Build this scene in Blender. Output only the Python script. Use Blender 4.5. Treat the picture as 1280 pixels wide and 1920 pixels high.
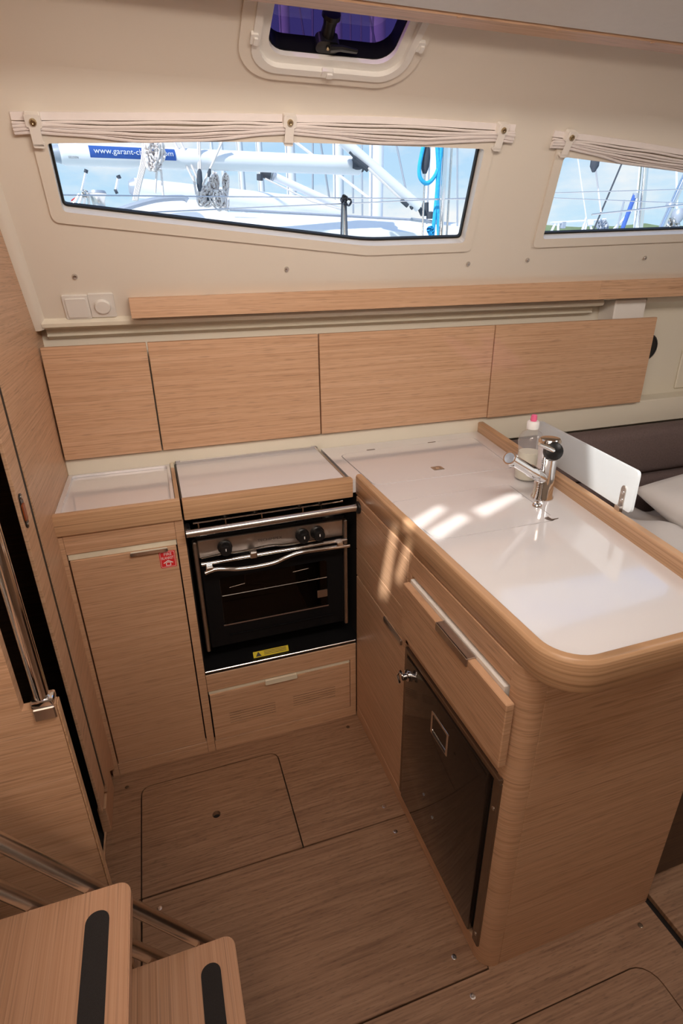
import bpy, bmesh, math, random
from mathutils import Vector, Matrix
from mathutils.geometry import tessellate_polygon
random.seed(7)
for o in list(bpy.data.objects): bpy.data.objects.remove(o)
scene = bpy.context.scene
COL = scene.collection

# ------------------------------------------------------------------ camera
FPX = 1032.0
CAM = Vector((0, 0, 1.55))
RT = Matrix(((0.94872839, 0.13933559, -0.28372529),
             (-0.31582748, 0.38110889, -0.86891255),
             (-0.01294022, 0.91397025, 0.40557483)))
cd = bpy.data.cameras.new('camera'); cam = bpy.data.objects.new('camera', cd); COL.objects.link(cam)
cd.sensor_fit = 'VERTICAL'; cd.sensor_height = 36; cd.sensor_width = 24; cd.lens = FPX / 1920 * 36
cd.clip_start = 0.02; cd.clip_end = 2000
cam.matrix_world = Matrix.Translation(CAM) @ RT.to_4x4()
scene.camera = cam

# ------------------------------------------------------------------ world: pale summer sky with clouds
world = bpy.data.worlds.new('sky'); scene.world = world; world.use_nodes = True
wn = world.node_tree.nodes; wl = world.node_tree.links; wn.clear()
w_out = wn.new('ShaderNodeOutputWorld'); w_bg = wn.new('ShaderNodeBackground')
w_tc = wn.new('ShaderNodeTexCoord'); w_map = wn.new('ShaderNodeMapping'); w_map.inputs['Scale'].default_value = (1, 1, 2.6)
w_noise = wn.new('ShaderNodeTexNoise'); w_noise.inputs['Scale'].default_value = 3.4; w_noise.inputs['Detail'].default_value = 7; w_noise.inputs['Roughness'].default_value = .58
w_ramp = wn.new('ShaderNodeValToRGB'); w_ramp.color_ramp.elements[0].position = .47; w_ramp.color_ramp.elements[1].position = .66
w_sep = wn.new('ShaderNodeSeparateXYZ'); w_grad = wn.new('ShaderNodeValToRGB')
w_grad.color_ramp.elements[0].position = 0.0; w_grad.color_ramp.elements[0].color = (.62, .86, 1.0, 1)
w_grad.color_ramp.elements[1].position = 0.6; w_grad.color_ramp.elements[1].color = (.20, .45, .95, 1)
w_mix = wn.new('ShaderNodeMixRGB'); w_mix.inputs[2].default_value = (1.0, .99, .98, 1)
wl.new(w_tc.outputs['Generated'], w_map.inputs[0]); wl.new(w_map.outputs[0], w_noise.inputs['Vector'])
wl.new(w_noise.outputs[0], w_ramp.inputs[0]); wl.new(w_tc.outputs['Generated'], w_sep.inputs[0])
wl.new(w_sep.outputs['Z'], w_grad.inputs[0]); wl.new(w_grad.outputs[0], w_mix.inputs[1]); wl.new(w_ramp.outputs[0], w_mix.inputs[0])
wl.new(w_mix.outputs[0], w_bg.inputs[0]); w_bg.inputs[1].default_value = 0.72; wl.new(w_bg.outputs[0], w_out.inputs[0])

# ------------------------------------------------------------------ sun, and added fill lamps under the closed deckhead
SUN_DIR = Vector((.62, .40, -.68)).normalized()
sl = bpy.data.lights.new('sun', 'SUN'); sl.energy = 3.6; sl.angle = .018; sl.color = (1, .95, .88)
so = bpy.data.objects.new('sun', sl); COL.objects.link(so); so.rotation_euler = SUN_DIR.to_track_quat('-Z', 'Y').to_euler()
def area(name, loc, target, sx, sy, power, col):
    l = bpy.data.lights.new(name, 'AREA'); l.shape = 'RECTANGLE'; l.size = sx; l.size_y = sy; l.energy = power; l.color = col
    o = bpy.data.objects.new(name, l); COL.objects.link(o); o.location = loc
    o.rotation_euler = (Vector(target) - Vector(loc)).to_track_quat('-Z', 'Y').to_euler(); return o
area('companionway_fill', (-.50, -.45, 1.92), (.45, 1.6, 1.75), .8, .5, 6.5, (1, .76, .59))  # added fill lamp standing in for companionway daylight
area('galley_fill', (.30, .30, 2.06), (.42, 1.75, 1.72), .7, .30, 12.5, (1, .87, .76))  # added lamp that brightens the galley wall; no hatch opens here
area('saloon_fill', (1.9, .45, 2.07), (1.9, 1.2, .4), .5, .5, 6, (1, .92, .86))  # added lamp over the saloon; the deckhead has no opening here
scene.view_settings.view_transform = 'Standard'; scene.view_settings.look = 'None'
scene.view_settings.exposure = 0.5; scene.view_settings.gamma = 1.0; scene.view_settings.use_curve_mapping = False

# ------------------------------------------------------------------ pixel -> place helpers
def ray(px, py): return RT @ Vector((px - 640, 960 - py, -FPX))
def on_plane(px, py, n, d):
    n = Vector(n); r = ray(px, py); return CAM + r * ((d - n.dot(CAM)) / n.dot(r))
def at(px, py, Y): return on_plane(px, py, (0, 1, 0), Y)
def atx(px, py, X): return on_plane(px, py, (1, 0, 0), X)
def atz(px, py, Z): return on_plane(px, py, (0, 0, 1), Z)

# ------------------------------------------------------------------ materials
MATS = {}
def newmat(name):
    m = bpy.data.materials.new(name); m.use_nodes = True
    nt = m.node_tree; b = nt.nodes['Principled BSDF']; MATS[name] = m
    return m, nt, b
def plain(name, col, rough=.5, metal=0, noise=.04, scale=30, bump=0, spec=.5, trans=0, coat=0, ior=1.45):
    m, nt, b = newmat(name); N = nt.nodes; L = nt.links
    b.inputs['Roughness'].default_value = rough; b.inputs['Metallic'].default_value = metal
    b.inputs['Specular IOR Level'].default_value = spec; b.inputs['IOR'].default_value = ior
    if trans: b.inputs['Transmission Weight'].default_value = trans
    if coat: b.inputs['Coat Weight'].default_value = coat; b.inputs['Coat Roughness'].default_value = .05
    tc = N.new('ShaderNodeTexCoord'); nz = N.new('ShaderNodeTexNoise'); nz.inputs['Scale'].default_value = scale; nz.inputs['Detail'].default_value = 4
    L.new(tc.outputs['Object'], nz.inputs['Vector'])
    mx = N.new('ShaderNodeMixRGB'); mx.inputs[1].default_value = (*[c * (1 - noise) for c in col], 1); mx.inputs[2].default_value = (*[min(1, c * (1 + noise)) for c in col], 1)
    L.new(nz.outputs[0], mx.inputs[0]); L.new(mx.outputs[0], b.inputs['Base Color'])
    if bump:
        bp = N.new('ShaderNodeBump'); bp.inputs['Strength'].default_value = bump; bp.inputs['Distance'].default_value = .002
        L.new(nz.outputs[0], bp.inputs['Height']); L.new(bp.outputs[0], b.inputs['Normal'])
    return m
def wood(name, axis, c_dark, c_mid, c_light, rough=.42, fine=260, along=5, lines=.5):
    """straight-grained oak veneer; the fine lines follow each other across the given axis"""
    m, nt, b = newmat(name); N = nt.nodes; L = nt.links
    tc = N.new('ShaderNodeTexCoord'); oi = N.new('ShaderNodeObjectInfo')
    add = N.new('ShaderNodeVectorMath'); add.operation = 'ADD'; L.new(tc.outputs['Object'], add.inputs[0])
    sc = N.new('ShaderNodeVectorMath'); sc.operation = 'SCALE'; sc.inputs['Scale'].default_value = 3.7
    comb = N.new('ShaderNodeCombineXYZ'); [L.new(oi.outputs['Random'], comb.inputs[i]) for i in range(3)]
    L.new(comb.outputs[0], sc.inputs[0]); L.new(sc.outputs[0], add.inputs[1])
    def layer(perp, par, detail, rgh=.5, dist=0):
        mp = N.new('ShaderNodeMapping'); s = [par] * 3; s['xyz'.index(axis)] = perp; mp.inputs['Scale'].default_value = s
        L.new(add.outputs[0], mp.inputs[0]); nz = N.new('ShaderNodeTexNoise'); nz.inputs['Scale'].default_value = 1
        nz.inputs['Detail'].default_value = detail; nz.inputs['Roughness'].default_value = rgh; nz.inputs['Distortion'].default_value = dist
        L.new(mp.outputs[0], nz.inputs['Vector']); return nz
    f = layer(fine, along * .5, 2, .5); g = layer(fine * .40, along * .3, 3, .6); pores = layer(fine * 1.6, along * 3, 1)
    mix = N.new('ShaderNodeMixRGB'); mix.blend_type = 'MIX'; mix.inputs[0].default_value = .30; L.new(f.outputs[0], mix.inputs[1]); L.new(g.outputs[0], mix.inputs[2])
    cr = N.new('ShaderNodeValToRGB'); e = cr.color_ramp.elements; e[0].position = .30; e[0].color = (*c_dark, 1); e[1].position = .68; e[1].color = (*c_light, 1)
    mid = e.new(.5); mid.color = (*c_mid, 1); L.new(mix.outputs[0], cr.inputs[0])
    pr = N.new('ShaderNodeValToRGB'); pr.color_ramp.elements[0].position = .30; pr.color_ramp.elements[1].position = .42
    pr.color_ramp.elements[0].color = (1 - lines * .5,) * 3 + (1,); L.new(pores.outputs[0], pr.inputs[0])
    mul = N.new('ShaderNodeMixRGB'); mul.blend_type = 'MULTIPLY'; mul.inputs[0].default_value = 1; L.new(cr.outputs[0], mul.inputs[1]); L.new(pr.outputs[0], mul.inputs[2])
    L.new(mul.outputs[0], b.inputs['Base Color']); b.inputs['Roughness'].default_value = rough
    bp = N.new('ShaderNodeBump'); bp.inputs['Strength'].default_value = .12; bp.inputs['Distance'].default_value = .001
    L.new(f.outputs[0], bp.inputs['Height']); L.new(bp.outputs[0], b.inputs['Normal'])
    return m
OD, OM, OL = (.48, .275, .155), (.605, .37, .225), (.68, .44, .285)
wood('oak', 'z', OD, OM, OL)
wood('oak_upright', 'x', OD, OM, OL)
wood('oak_flat', 'y', OD, OM, OL)
wood('oak_edge', 'z', (.40, .225, .11), (.57, .35, .20), (.70, .46, .28), fine=200, along=1.5, rough=.36)
wood('oak_step', 'x', (.46, .25, .14), (.57, .33, .20), (.64, .39, .25), fine=300, along=.8)
wood('sole_x', 'y', (.19, .10, .055), (.30, .17, .098), (.37, .22, .133), rough=.5, fine=190, along=14, lines=.5)
wood('sole_y', 'x', (.19, .10, .055), (.30, .17, .098), (.37, .22, .133), rough=.5, fine=190, along=14, lines=.5)
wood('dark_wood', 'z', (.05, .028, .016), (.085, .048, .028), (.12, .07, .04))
plain('gelcoat', (.80, .74, .65), .32, noise=.02, scale=3)
plain('gelcoat_warm', (.80, .75, .63), .4, noise=.02, scale=3)
plain('headliner', (.80, .79, .76), .55, noise=.03, scale=60, bump=.05)
plain('worktop', (.80, .79, .81), .10, noise=.01, scale=2, spec=.5, coat=1)
plain('white_plastic', (.82, .80, .76), .35, noise=.02)
plain('cover_glass', (.80, .78, .79), .12, noise=.01, scale=2)
plain('edge_cream', (.80, .74, .58), .45, noise=.03)
plain('chrome', (.82, .82, .83), .08, 1, noise=.02)
plain('steel', (.66, .63, .60), .26, 1, noise=.06, scale=80)
plain('brushed', (.55, .50, .46), .35, 1, noise=.10, scale=120)
plain('brass', (.50, .40, .25), .3, 1)
plain('black', (.010, .010, .011), .35, noise=.1)
plain('black_gloss', (.008, .008, .009), .10, noise=.05, spec=.12)
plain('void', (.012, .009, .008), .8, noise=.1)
plain('slot_shade', (.07, .03, .016), .8)  # shade inside the drawer slots, put into the colour
plain('oven_lining', (.055, .038, .030), .6)
plain('rubber', (.012, .012, .012), .55, noise=.1)
plain('grip', (.028, .025, .025), .95, noise=.5, scale=900, bump=.6)
plain('fridge_glass', (.030, .020, .015), .06, noise=.03, spec=.6)
plain('fridge_frame', (.20, .14, .10), .25, .7, noise=.05)
plain('yellow', (.75, .62, .03), .5)
plain('red', (.72, .03, .035), .45)
plain('red_amber', (.30, .07, .02), .4)
plain('white_ink', (.88, .88, .88), .5)
plain('dark_ink', (.05, .045, .045), .5)
plain('pink', (.85, .16, .32), .35)
plain('soap', (.86, .83, .68), .35, noise=.02)
plain('upholstery', (.15, .11, .105), .9, noise=.30, scale=160, bump=.5)
plain('linen', (.80, .79, .78), .9, noise=.04, scale=9, bump=.1)
plain('curtain', (.82, .76, .74), .85, noise=.04, scale=40)
plain('strap', (.84, .80, .75), .6)
plain('hull_white', (.86, .87, .89), .35, noise=.02, scale=2)
plain('spar', (.80, .82, .86), .35, noise=.02, scale=2)
plain('spar_grey', (.36, .40, .47), .4, .2)
plain('banner', (.03, .10, .38), .6)
plain('rope_white', (.80, .74, .72), .9, noise=.25, scale=120)
plain('rope_dark', (.06, .07, .09), .9, noise=.2)
plain('rope_blue', (.03, .42, .78), .8, noise=.35, scale=90)
plain('hill', (.16, .21, .11), 1, noise=.4, scale=.05)
plain('water', (.10, .16, .20), .12, noise=.2, scale=.5, bump=.4)
plain('flag_red', (.6, .06, .06), .8); plain('flag_blue', (.05, .12, .42), .8)
def glassmat(name, tint, refl, rough=.02):
    m = bpy.data.materials.new(name); m.use_nodes = True; N = m.node_tree.nodes; L = m.node_tree.links; N.clear()
    o = N.new('ShaderNodeOutputMaterial'); t = N.new('ShaderNodeBsdfTransparent'); t.inputs[0].default_value = (*tint, 1)
    g = N.new('ShaderNodeBsdfGlossy'); g.inputs['Roughness'].default_value = rough; mx = N.new('ShaderNodeMixShader')
    fr = N.new('ShaderNodeFresnel'); fr.inputs[0].default_value = 1.4; mt = N.new('ShaderNodeMath'); mt.operation = 'MULTIPLY'; mt.inputs[1].default_value = refl
    ge = N.new('ShaderNodeNewGeometry'); fb = N.new('ShaderNodeMath'); fb.operation = 'SUBTRACT'; fb.inputs[0].default_value = 1; L.new(ge.outputs['Backfacing'], fb.inputs[1])
    m2 = N.new('ShaderNodeMath'); m2.operation = 'MULTIPLY'; L.new(fr.outputs[0], mt.inputs[0]); L.new(mt.outputs[0], m2.inputs[0]); L.new(fb.outputs[0], m2.inputs[1]); L.new(m2.outputs[0], mx.inputs[0]); L.new(t.outputs[0], mx.inputs[1]); L.new(g.outputs[0], mx.inputs[2]); L.new(mx.outputs[0], o.inputs[0])
    MATS[name] = m
glassmat('pane', (.97, .985, .99), .5)
glassmat('smoked', (.29, .20, .37), 1.0)
glassmat('oven_glass', (.30, .27, .25), 1.2)
glassmat('clear_plastic', (.90, .90, .90), 1.6, .06)
def cloudy(name):
    m = MATS[name]; N = m.node_tree.nodes; L = m.node_tree.links; o = [n for n in N if n.type == 'OUTPUT_MATERIAL'][0]; src = o.inputs[0].links[0].from_socket
    df = N.new('ShaderNodeBsdfTranslucent'); df.inputs[0].default_value = (.9, .9, .92, 1); d2 = N.new('ShaderNodeBsdfDiffuse'); d2.inputs[0].default_value = (.9, .9, .92, 1)
    ad = N.new('ShaderNodeMixShader'); L.new(df.outputs[0], ad.inputs[1]); L.new(d2.outputs[0], ad.inputs[2])
    mx = N.new('ShaderNodeMixShader'); mx.inputs[0].default_value = .20; L.new(src, mx.inputs[1]); L.new(ad.outputs[0], mx.inputs[2]); L.new(mx.outputs[0], o.inputs[0])
cloudy('clear_plastic')
def acrylic():
    m = bpy.data.materials.new('acrylic'); m.use_nodes = True; N = m.node_tree.nodes; L = m.node_tree.links
    b = N['Principled BSDF']; b.inputs['Base Color'].default_value = (.80, .84, .87, 1); b.inputs['Roughness'].default_value = .12
    o = N['Material Output']; tl = N.new('ShaderNodeBsdfTranslucent'); tl.inputs[0].default_value = (.75, .80, .84, 1)
    mx = N.new('ShaderNodeMixShader'); mx.inputs[0].default_value = .4; L.new(b.outputs[0], mx.inputs[1]); L.new(tl.outputs[0], mx.inputs[2]); L.new(mx.outputs[0], o.inputs[0])
    MATS['acrylic'] = m
acrylic()

# ------------------------------------------------------------------ mesh helpers (all take world coordinates)
WL = {}
def link(o, loc, parent):
    loc = Vector(loc); COL.objects.link(o); WL[o.name] = loc
    if parent is not None: o.parent = parent; o.location = loc - WL[parent.name]
    else: o.location = loc
    return o
def mk(name, verts, faces, mat, parent=None, smooth=False, base=False):
    vs = [Vector(v) for v in verts]
    lo = Vector([min(v[i] for v in vs) for i in range(3)]); hi = Vector([max(v[i] for v in vs) for i in range(3)])
    c = (lo + hi) / 2
    if base: c.z = lo.z
    me = bpy.data.meshes.new(name); me.from_pydata([v - c for v in vs], [], faces); me.update()
    bm = bmesh.new(); bm.from_mesh(me); bmesh.ops.recalc_face_normals(bm, faces=bm.faces); bm.to_mesh(me); bm.free()
    if smooth:
        me.polygons.foreach_set('use_smooth', [True] * len(me.polygons))
        if smooth != 'all': me.set_sharp_from_angle(angle=math.radians(40))
    me.materials.append(MATS[mat]); return link(bpy.data.objects.new(name, me), c, parent)
def empty(name, loc, label, cat, group=None):
    o = bpy.data.objects.new(name, None); o.empty_display_size = .05; link(o, loc, None); return tag(o, label, cat, group)
def tag(o, label=None, cat=None, group=None, kind=None):
    if label: o['label'] = label
    if cat: o['category'] = cat
    if group: o['group'] = group
    if kind: o['kind'] = kind
    return o
def struct(o, label=None): return tag(o, label, None, None, 'structure')
class Fr:
    """flat frame: origin, u and v directions, n = u x v"""
    def __init__(s, o, u, v): s.o = Vector(o); s.u = Vector(u).normalized(); s.v = Vector(v).normalized(); s.n = s.u.cross(s.v).normalized()
    def p(s, a, b, c=0): return s.o + s.u * a + s.v * b + s.n * c
    def uv(s, P): d = Vector(P) - s.o; return (d.dot(s.u), d.dot(s.v))
XY = Fr((0, 0, 0), (1, 0, 0), (0, 1, 0))
def FY(y): return Fr((0, y, 0), (1, 0, 0), (0, 0, 1))      # u=x, v=z, n=-y (towards the camera)
def FX(x): return Fr((x, 0, 0), (0, -1, 0), (0, 0, 1))     # u=-y, v=z, n=-x
def box(name, xr, yr, zr, mat, parent=None, bev=.002, seg=1, base=False, smooth=False):
    bm = bmesh.new(); r = bmesh.ops.create_cube(bm, size=1)
    for v in bm.verts: v.co = Vector(((xr[0] + xr[1]) / 2 + v.co.x * (xr[1] - xr[0]), (yr[0] + yr[1]) / 2 + v.co.y * (yr[1] - yr[0]), (zr[0] + zr[1]) / 2 + v.co.z * (zr[1] - zr[0])))
    if bev: bmesh.ops.bevel(bm, geom=bm.edges[:], offset=min(bev, .45 * min(xr[1] - xr[0], yr[1] - yr[0], zr[1] - zr[0])), segments=seg, affect='EDGES', profile=.5)
    bm.verts.index_update(); vs = [v.co.copy() for v in bm.verts]; fs = [[v.index for v in f.verts] for f in bm.faces]; bm.free()
    return mk(name, vs, fs, mat, parent, smooth or seg > 1, base)
def prism(name, outer, fr, t0, t1, mat, parent=None, holes=(), smooth=False, base=False):
    loops = [[Vector((p[0], p[1], 0)) for p in outer]] + [[Vector((p[0], p[1], 0)) for p in h] for h in holes]
    tris = tessellate_polygon(loops); flat = [p for l in loops for p in l]; n = len(flat)
    vs = [fr.p(p.x, p.y, t0) for p in flat] + [fr.p(p.x, p.y, t1) for p in flat]
    fs = [list(t) for t in tris] + [[i + n for i in t] for t in tris]
    if not holes: fs = [list(range(n)), list(range(n, 2 * n))]
    k = 0
    for l in loops:
        m = len(l)
        for i in range(m): a, b = k + i, k + (i + 1) % m; fs.append([a, b, b + n, a + n])
        k += m
    return mk(name, vs, fs, mat, parent, smooth, base)
def rrect(x0, x1, y0, y1, r, seg=5, corners=(1, 1, 1, 1)):
    pts = []
    for k, (cx, cy, a) in enumerate(((x1 - r, y0 + r, -90), (x1 - r, y1 - r, 0), (x0 + r, y1 - r, 90), (x0 + r, y0 + r, 180))):
        if corners[k]:
            for i in range(seg + 1): t = math.radians(a + 90 * i / seg); pts.append((cx + r * math.cos(t), cy + r * math.sin(t)))
        else: pts.append(((x1, x1, x0, x0)[k], (y0, y1, y1, y0)[k]))
    return pts
def circ(cx, cy, r, n=16): return [(cx + r * math.cos(2 * math.pi * i / n), cy + r * math.sin(2 * math.pi * i / n)) for i in range(n)]
def round_poly(pts, r, seg=4):
    out = []; n = len(pts); rs = r if isinstance(r, (list, tuple)) else [r] * n
    for i in range(n):
        p = Vector(pts[i]); a = (Vector(pts[i - 1]) - p); b = (Vector(pts[(i + 1) % n]) - p)
        d = min(rs[i], a.length * .45, b.length * .45)
        if d < 1e-5: out.append(tuple(p)); continue
        A = p + a.normalized() * d; B = p + b.normalized() * d
        for k in range(seg + 1): t = k / seg; q = A * (1 - t) ** 2 + p * 2 * t * (1 - t) + B * t * t; out.append((q.x, q.y))
    return out
def offset_poly(pts, d):
    n = len(pts); area2 = sum(pts[i][0] * pts[(i + 1) % n][1] - pts[(i + 1) % n][0] * pts[i][1] for i in range(n)); s = 1 if area2 > 0 else -1; out = []
    for i in range(n):
        a, p, b = Vector(pts[i - 1]), Vector(pts[i]), Vector(pts[(i + 1) % n])
        e1 = (p - a).normalized(); e2 = (b - p).normalized(); n1 = Vector((e1.y, -e1.x)) * s; n2 = Vector((e2.y, -e2.x)) * s
        k = (n1 + n2); k = k / max(.3, k.dot(n1)); out.append((p.x + k.x * d, p.y + k.y * d))
    return out
def tube_geo(path, rad, seg=10, cap=True, flat=1.0):
    P = [Vector(p) for p in path]; n = len(P); rs = rad if isinstance(rad, (list, tuple)) else [rad] * n
    vs = []; fs = []; prev = None
    for i in range(n):
        t = (P[min(i + 1, n - 1)] - P[max(i - 1, 0)]).normalized()
        if prev is None: ref = Vector((0, 0, 1)) if abs(t.z) < .9 else Vector((1, 0, 0)); u = t.cross(ref).normalized()
        else: u = (prev - t * prev.dot(t)).normalized()
        prev = u; w = t.cross(u)
        for k in range(seg): a = 2 * math.pi * k / seg; vs.append(P[i] + (u * math.cos(a) + w * math.sin(a) * flat) * rs[i])
    for i in range(n - 1):
        for k in range(seg): a = i * seg + k; b = i * seg + (k + 1) % seg; fs.append([a, b, b + seg, a + seg])
    if cap: fs.append(list(range(seg))); fs.append(list(range((n - 1) * seg, n * seg)))
    return vs, fs
def tube(name, path, rad, mat, parent=None, seg=10, flat=1.0, base=False):
    v, f = tube_geo(path, rad, seg, True, flat); return mk(name, v, f, mat, parent, True, base)
def multi(name, geos, mat, parent=None, smooth=True, base=False):
    V = []; Fs = []
    for v, f in geos: k = len(V); V += v; Fs += [[i + k for i in q] for q in f]
    return mk(name, V, Fs, mat, parent, smooth, base)
def smoothpath(pts, k=6):
    P = [Vector(p) for p in pts]; out = []
    for i in range(len(P) - 1):
        a, b, c, d = P[max(i - 1, 0)], P[i], P[i + 1], P[min(i + 2, len(P) - 1)]
        for j in range(k): t = j / k; out.append(.5 * ((2 * b) + (c - a) * t + (2 * a - 5 * b + 4 * c - d) * t * t + (3 * b - a - 3 * c + d) * t ** 3))
    return out + [P[-1]]
def lathe(name, prof, o, ax, mat, parent=None, seg=20, base=False, sx=1.0):
    o = Vector(o); ax = Vector(ax).normalized(); ref = Vector((0, 0, 1)) if abs(ax.z) < .9 else Vector((1, 0, 0)); u = ax.cross(ref).normalized(); w = ax.cross(u)
    vs = []; fs = []; n = len(prof)
    for r, h in prof:
        for k in range(seg): a = 2 * math.pi * k / seg; vs.append(o + ax * h + (u * math.cos(a) * sx + w * math.sin(a)) * max(r, 1e-4))
    for i in range(n - 1):
        for k in range(seg): a = i * seg + k; b = i * seg + (k + 1) % seg; fs.append([a, b, b + seg, a + seg])
    fs.append(list(range(seg))); fs.append(list(range((n - 1) * seg, n * seg)))
    return mk(name, vs, fs, mat, parent, True, base)
def text(name, s, fr, u, v, h, mat, parent, t=.0006, width=None, n=0.0):
    c = bpy.data.curves.new('t', 'FONT'); c.body = s; c.size = 1; c.extrude = 0; c.resolution_u = 3
    o = bpy.data.objects.new('t', c); COL.objects.link(o); dg = bpy.context.evaluated_depsgraph_get(); me = bpy.data.meshes.new_from_object(o.evaluated_get(dg))
    bpy.data.objects.remove(o); xs = [q.co.x for q in me.vertices]; ys = [q.co.y for q in me.vertices]
    x0, x1, y0, y1 = min(xs), max(xs), min(ys), max(ys); sy = h / (y1 - y0); sx = width / (x1 - x0) if width else sy
    vs = [fr.p(u + (q.co.x - x0) * sx, v + (q.co.y - y0) * sy, n) for q in me.vertices]; fs = [list(p.vertices) for p in me.polygons]
    bpy.data.meshes.remove(me); return mk(name, vs, fs, mat, parent)
def knurl(name, P, n, r, mat, parent, h=.004):
    return lathe(name, [(r, 0), (r, h * .5), (r * .75, h), (r * .3, h * 1.05), (.0001, h * .8)], P, n, mat, parent, 12)

# ================================================================== THE CABIN SHELL
XL, XR = -.315, 3.2                      # bulkhead side, far end of the saloon
WALL = Fr((0, 1.82, 1.5), (1, 0, 0), (0, -.625, 1))
def wp(px, py): return WALL.uv(on_plane(px, py, (0, 1, .625), 1.82 + .625 * 1.5))
ROOF = Fr((0, 1.5575, 1.92), (1, 0, 0), (0, -.906, .423))
def rp(px, py): return ROOF.uv(on_plane(px, py, tuple(ROOF.n), ROOF.n.dot(ROOF.o)))
win1 = [wp(*p) for p in ((88, 266), (118, 394), (690, 459), (868, 453), (906, 277), (500, 262))]
win2 = [wp(*p) for p in ((1055, 292), (1015, 446), (1280, 436), (1280, 321))]
d = ((win2[2][0] - win2[1][0]), (win2[2][1] - win2[1][1])); e = ((win2[3][0] - win2[0][0]), (win2[3][1] - win2[0][1]))
win2[2] = (win2[1][0] + d[0] * 1.75, win2[1][1] + d[1] * 1.75); win2[3] = (win2[0][0] + e[0] * 2.0, win2[0][1] + e[1] * 2.0)
win1r = round_poly(win1, [.008, .012, .05, .015, .010, .2]); win2r = round_poly(win2, .012)
VT = .455
wall = struct(prism('wall_side', [(XL, -.094), (XR, -.094), (XR, VT), (XL, VT)], WALL, -.04, 0, 'gelcoat', holes=[win1r, win2r]), 'cream moulded cabin side with two long windows')
# hatch opening in the sloping edge of the deckhead
hx0, hx1, hv0, hv1 = .318, .607, .118, .31
h_open = rrect(hx0, hx1, hv0, hv1, .042, 6)
roof = struct(prism('ceiling_slope', [(XL, .04), (XR, .04), (XR, .38), (XL, .38)], ROOF, -.03, 0, 'gelcoat', holes=[rrect(hx0 - .03, hx1 + .03, hv0 - .03, hv1 + .03, .06, 6)]), 'cream sloping deckhead edge with a small hatch')
def sweep_x(name, prof, thick, mat, parent=None, x0=XL, x1=XR):
    vs = []; n = len(prof)
    for x in (x0, x1): vs += [(x, y, z) for y, z in prof]
    for x in (x0, x1): vs += [(x, y + thick[0], z + thick[1]) for y, z in prof]
    fs = []
    for i in range(n - 1):
        fs += [[i, i + 1, n + i + 1, n + i], [2 * n + i, 2 * n + i + 1, 3 * n + i + 1, 3 * n + i]]
    for k in (0, n - 1): fs.append([k, n + k, 3 * n + k, 2 * n + k])
    for b in (0, n): fs.append([b + i for i in range(n)] + [b + 2 * n + i for i in reversed(range(n))])
    return mk(name, vs, fs, mat, parent, True)
def bez(a, b, c, k=8):
    out = []
    for i in range(k + 1): t = i / k; out.append(tuple(a[j] * (1 - t) ** 2 + 2 * b[j] * t * (1 - t) + c[j] * t * t for j in (0, 1)))
    return out
p1 = WALL.p(0, VT); p2 = ROOF.p(0, .04); vv = (1.5575, 1.92)
struct(sweep_x('ceiling_cove', bez((p1.y, p1.z), vv, (p2.y, p2.z)), (.03, .02), 'gelcoat'), 'rounded cream cove above the windows')
p3 = ROOF.p(0, .38)
struct(sweep_x('ceiling_bend', bez((p3.y, p3.z), (1.172, 2.10), (1.08, 2.10)), (.0, .03), 'gelcoat'), 'rounded bend into the flat deckhead')
# flat deckhead with added unseen slots, shaped to throw the sun patches
def sun_hole(Q, zc=2.10): Q = Vector(Q); t = (Q.z - zc) / SUN_DIR.z; q = Q - SUN_DIR * t; return (q.x, q.y)
CEIL_HOLES = []
def sun_slot(pts): CEIL_HOLES.append([sun_hole(p) for p in pts])
sun_slot([atz(x, y, .948) for x, y in ((755, 988), (822, 946), (836, 956), (775, 1002))])
sun_slot([atz(x, y, .948) for x, y in ((797, 1000), (862, 962), (880, 974), (818, 1016))])
sun_slot([atz(x, y, .948) for x, y in ((884, 957), (955, 925), (985, 928), (905, 972))])
sun_slot([Vector(p) for p in ((1.05, .915, .975), (1.07, 1.10, .975), (1.09, 1.16, 1.10), (1.09, 1.16, 1.16), (1.05, .915, 1.16))])
sun_slot([atx(x, y, .54) for x, y in ((733, 985), (747, 990), (726, 1125), (708, 1118))]); sun_slot([atx(x, y, .54) for x, y in ((762, 1012), (774, 1022), (752, 1096), (738, 1088))])
ceiling = struct(prism('ceiling', [(-1.4, -1.6), (XR, -1.6), (XR, 1.08), (-1.4, 1.08)], XY, 2.10, 2.106, 'headliner', holes=CEIL_HOLES), 'white deckhead over the cabin')
struct(box('ceiling_aft', (-1.4, XL), (1.08, 2.0), (2.10, 2.13), 'headliner', bev=0), 'deckhead over the aft cabin')
# dropped headliner panel with its wooden edge, upper right
hl = struct(box('ceiling_panel', (-.30, XR), (.93, 1.232), (2.0, 2.07), 'headliner', bev=.004), 'white dropped ceiling panel at the top right')
tr = box('trim_1', (-.30, XR), (1.234, 1.287), (1.998, 2.07), 'oak_flat', bev=.004); struct(tr, 'oak edge along the dropped ceiling panel')
for px, py in ((860, 33), (1035, 63), (1200, 90)):
    P = atz(px, py, 1.998); knurl('screw_cap', (P.x, 1.24, 1.998), (0, 0, -1), .005, 'oak', tr, .002)
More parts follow.
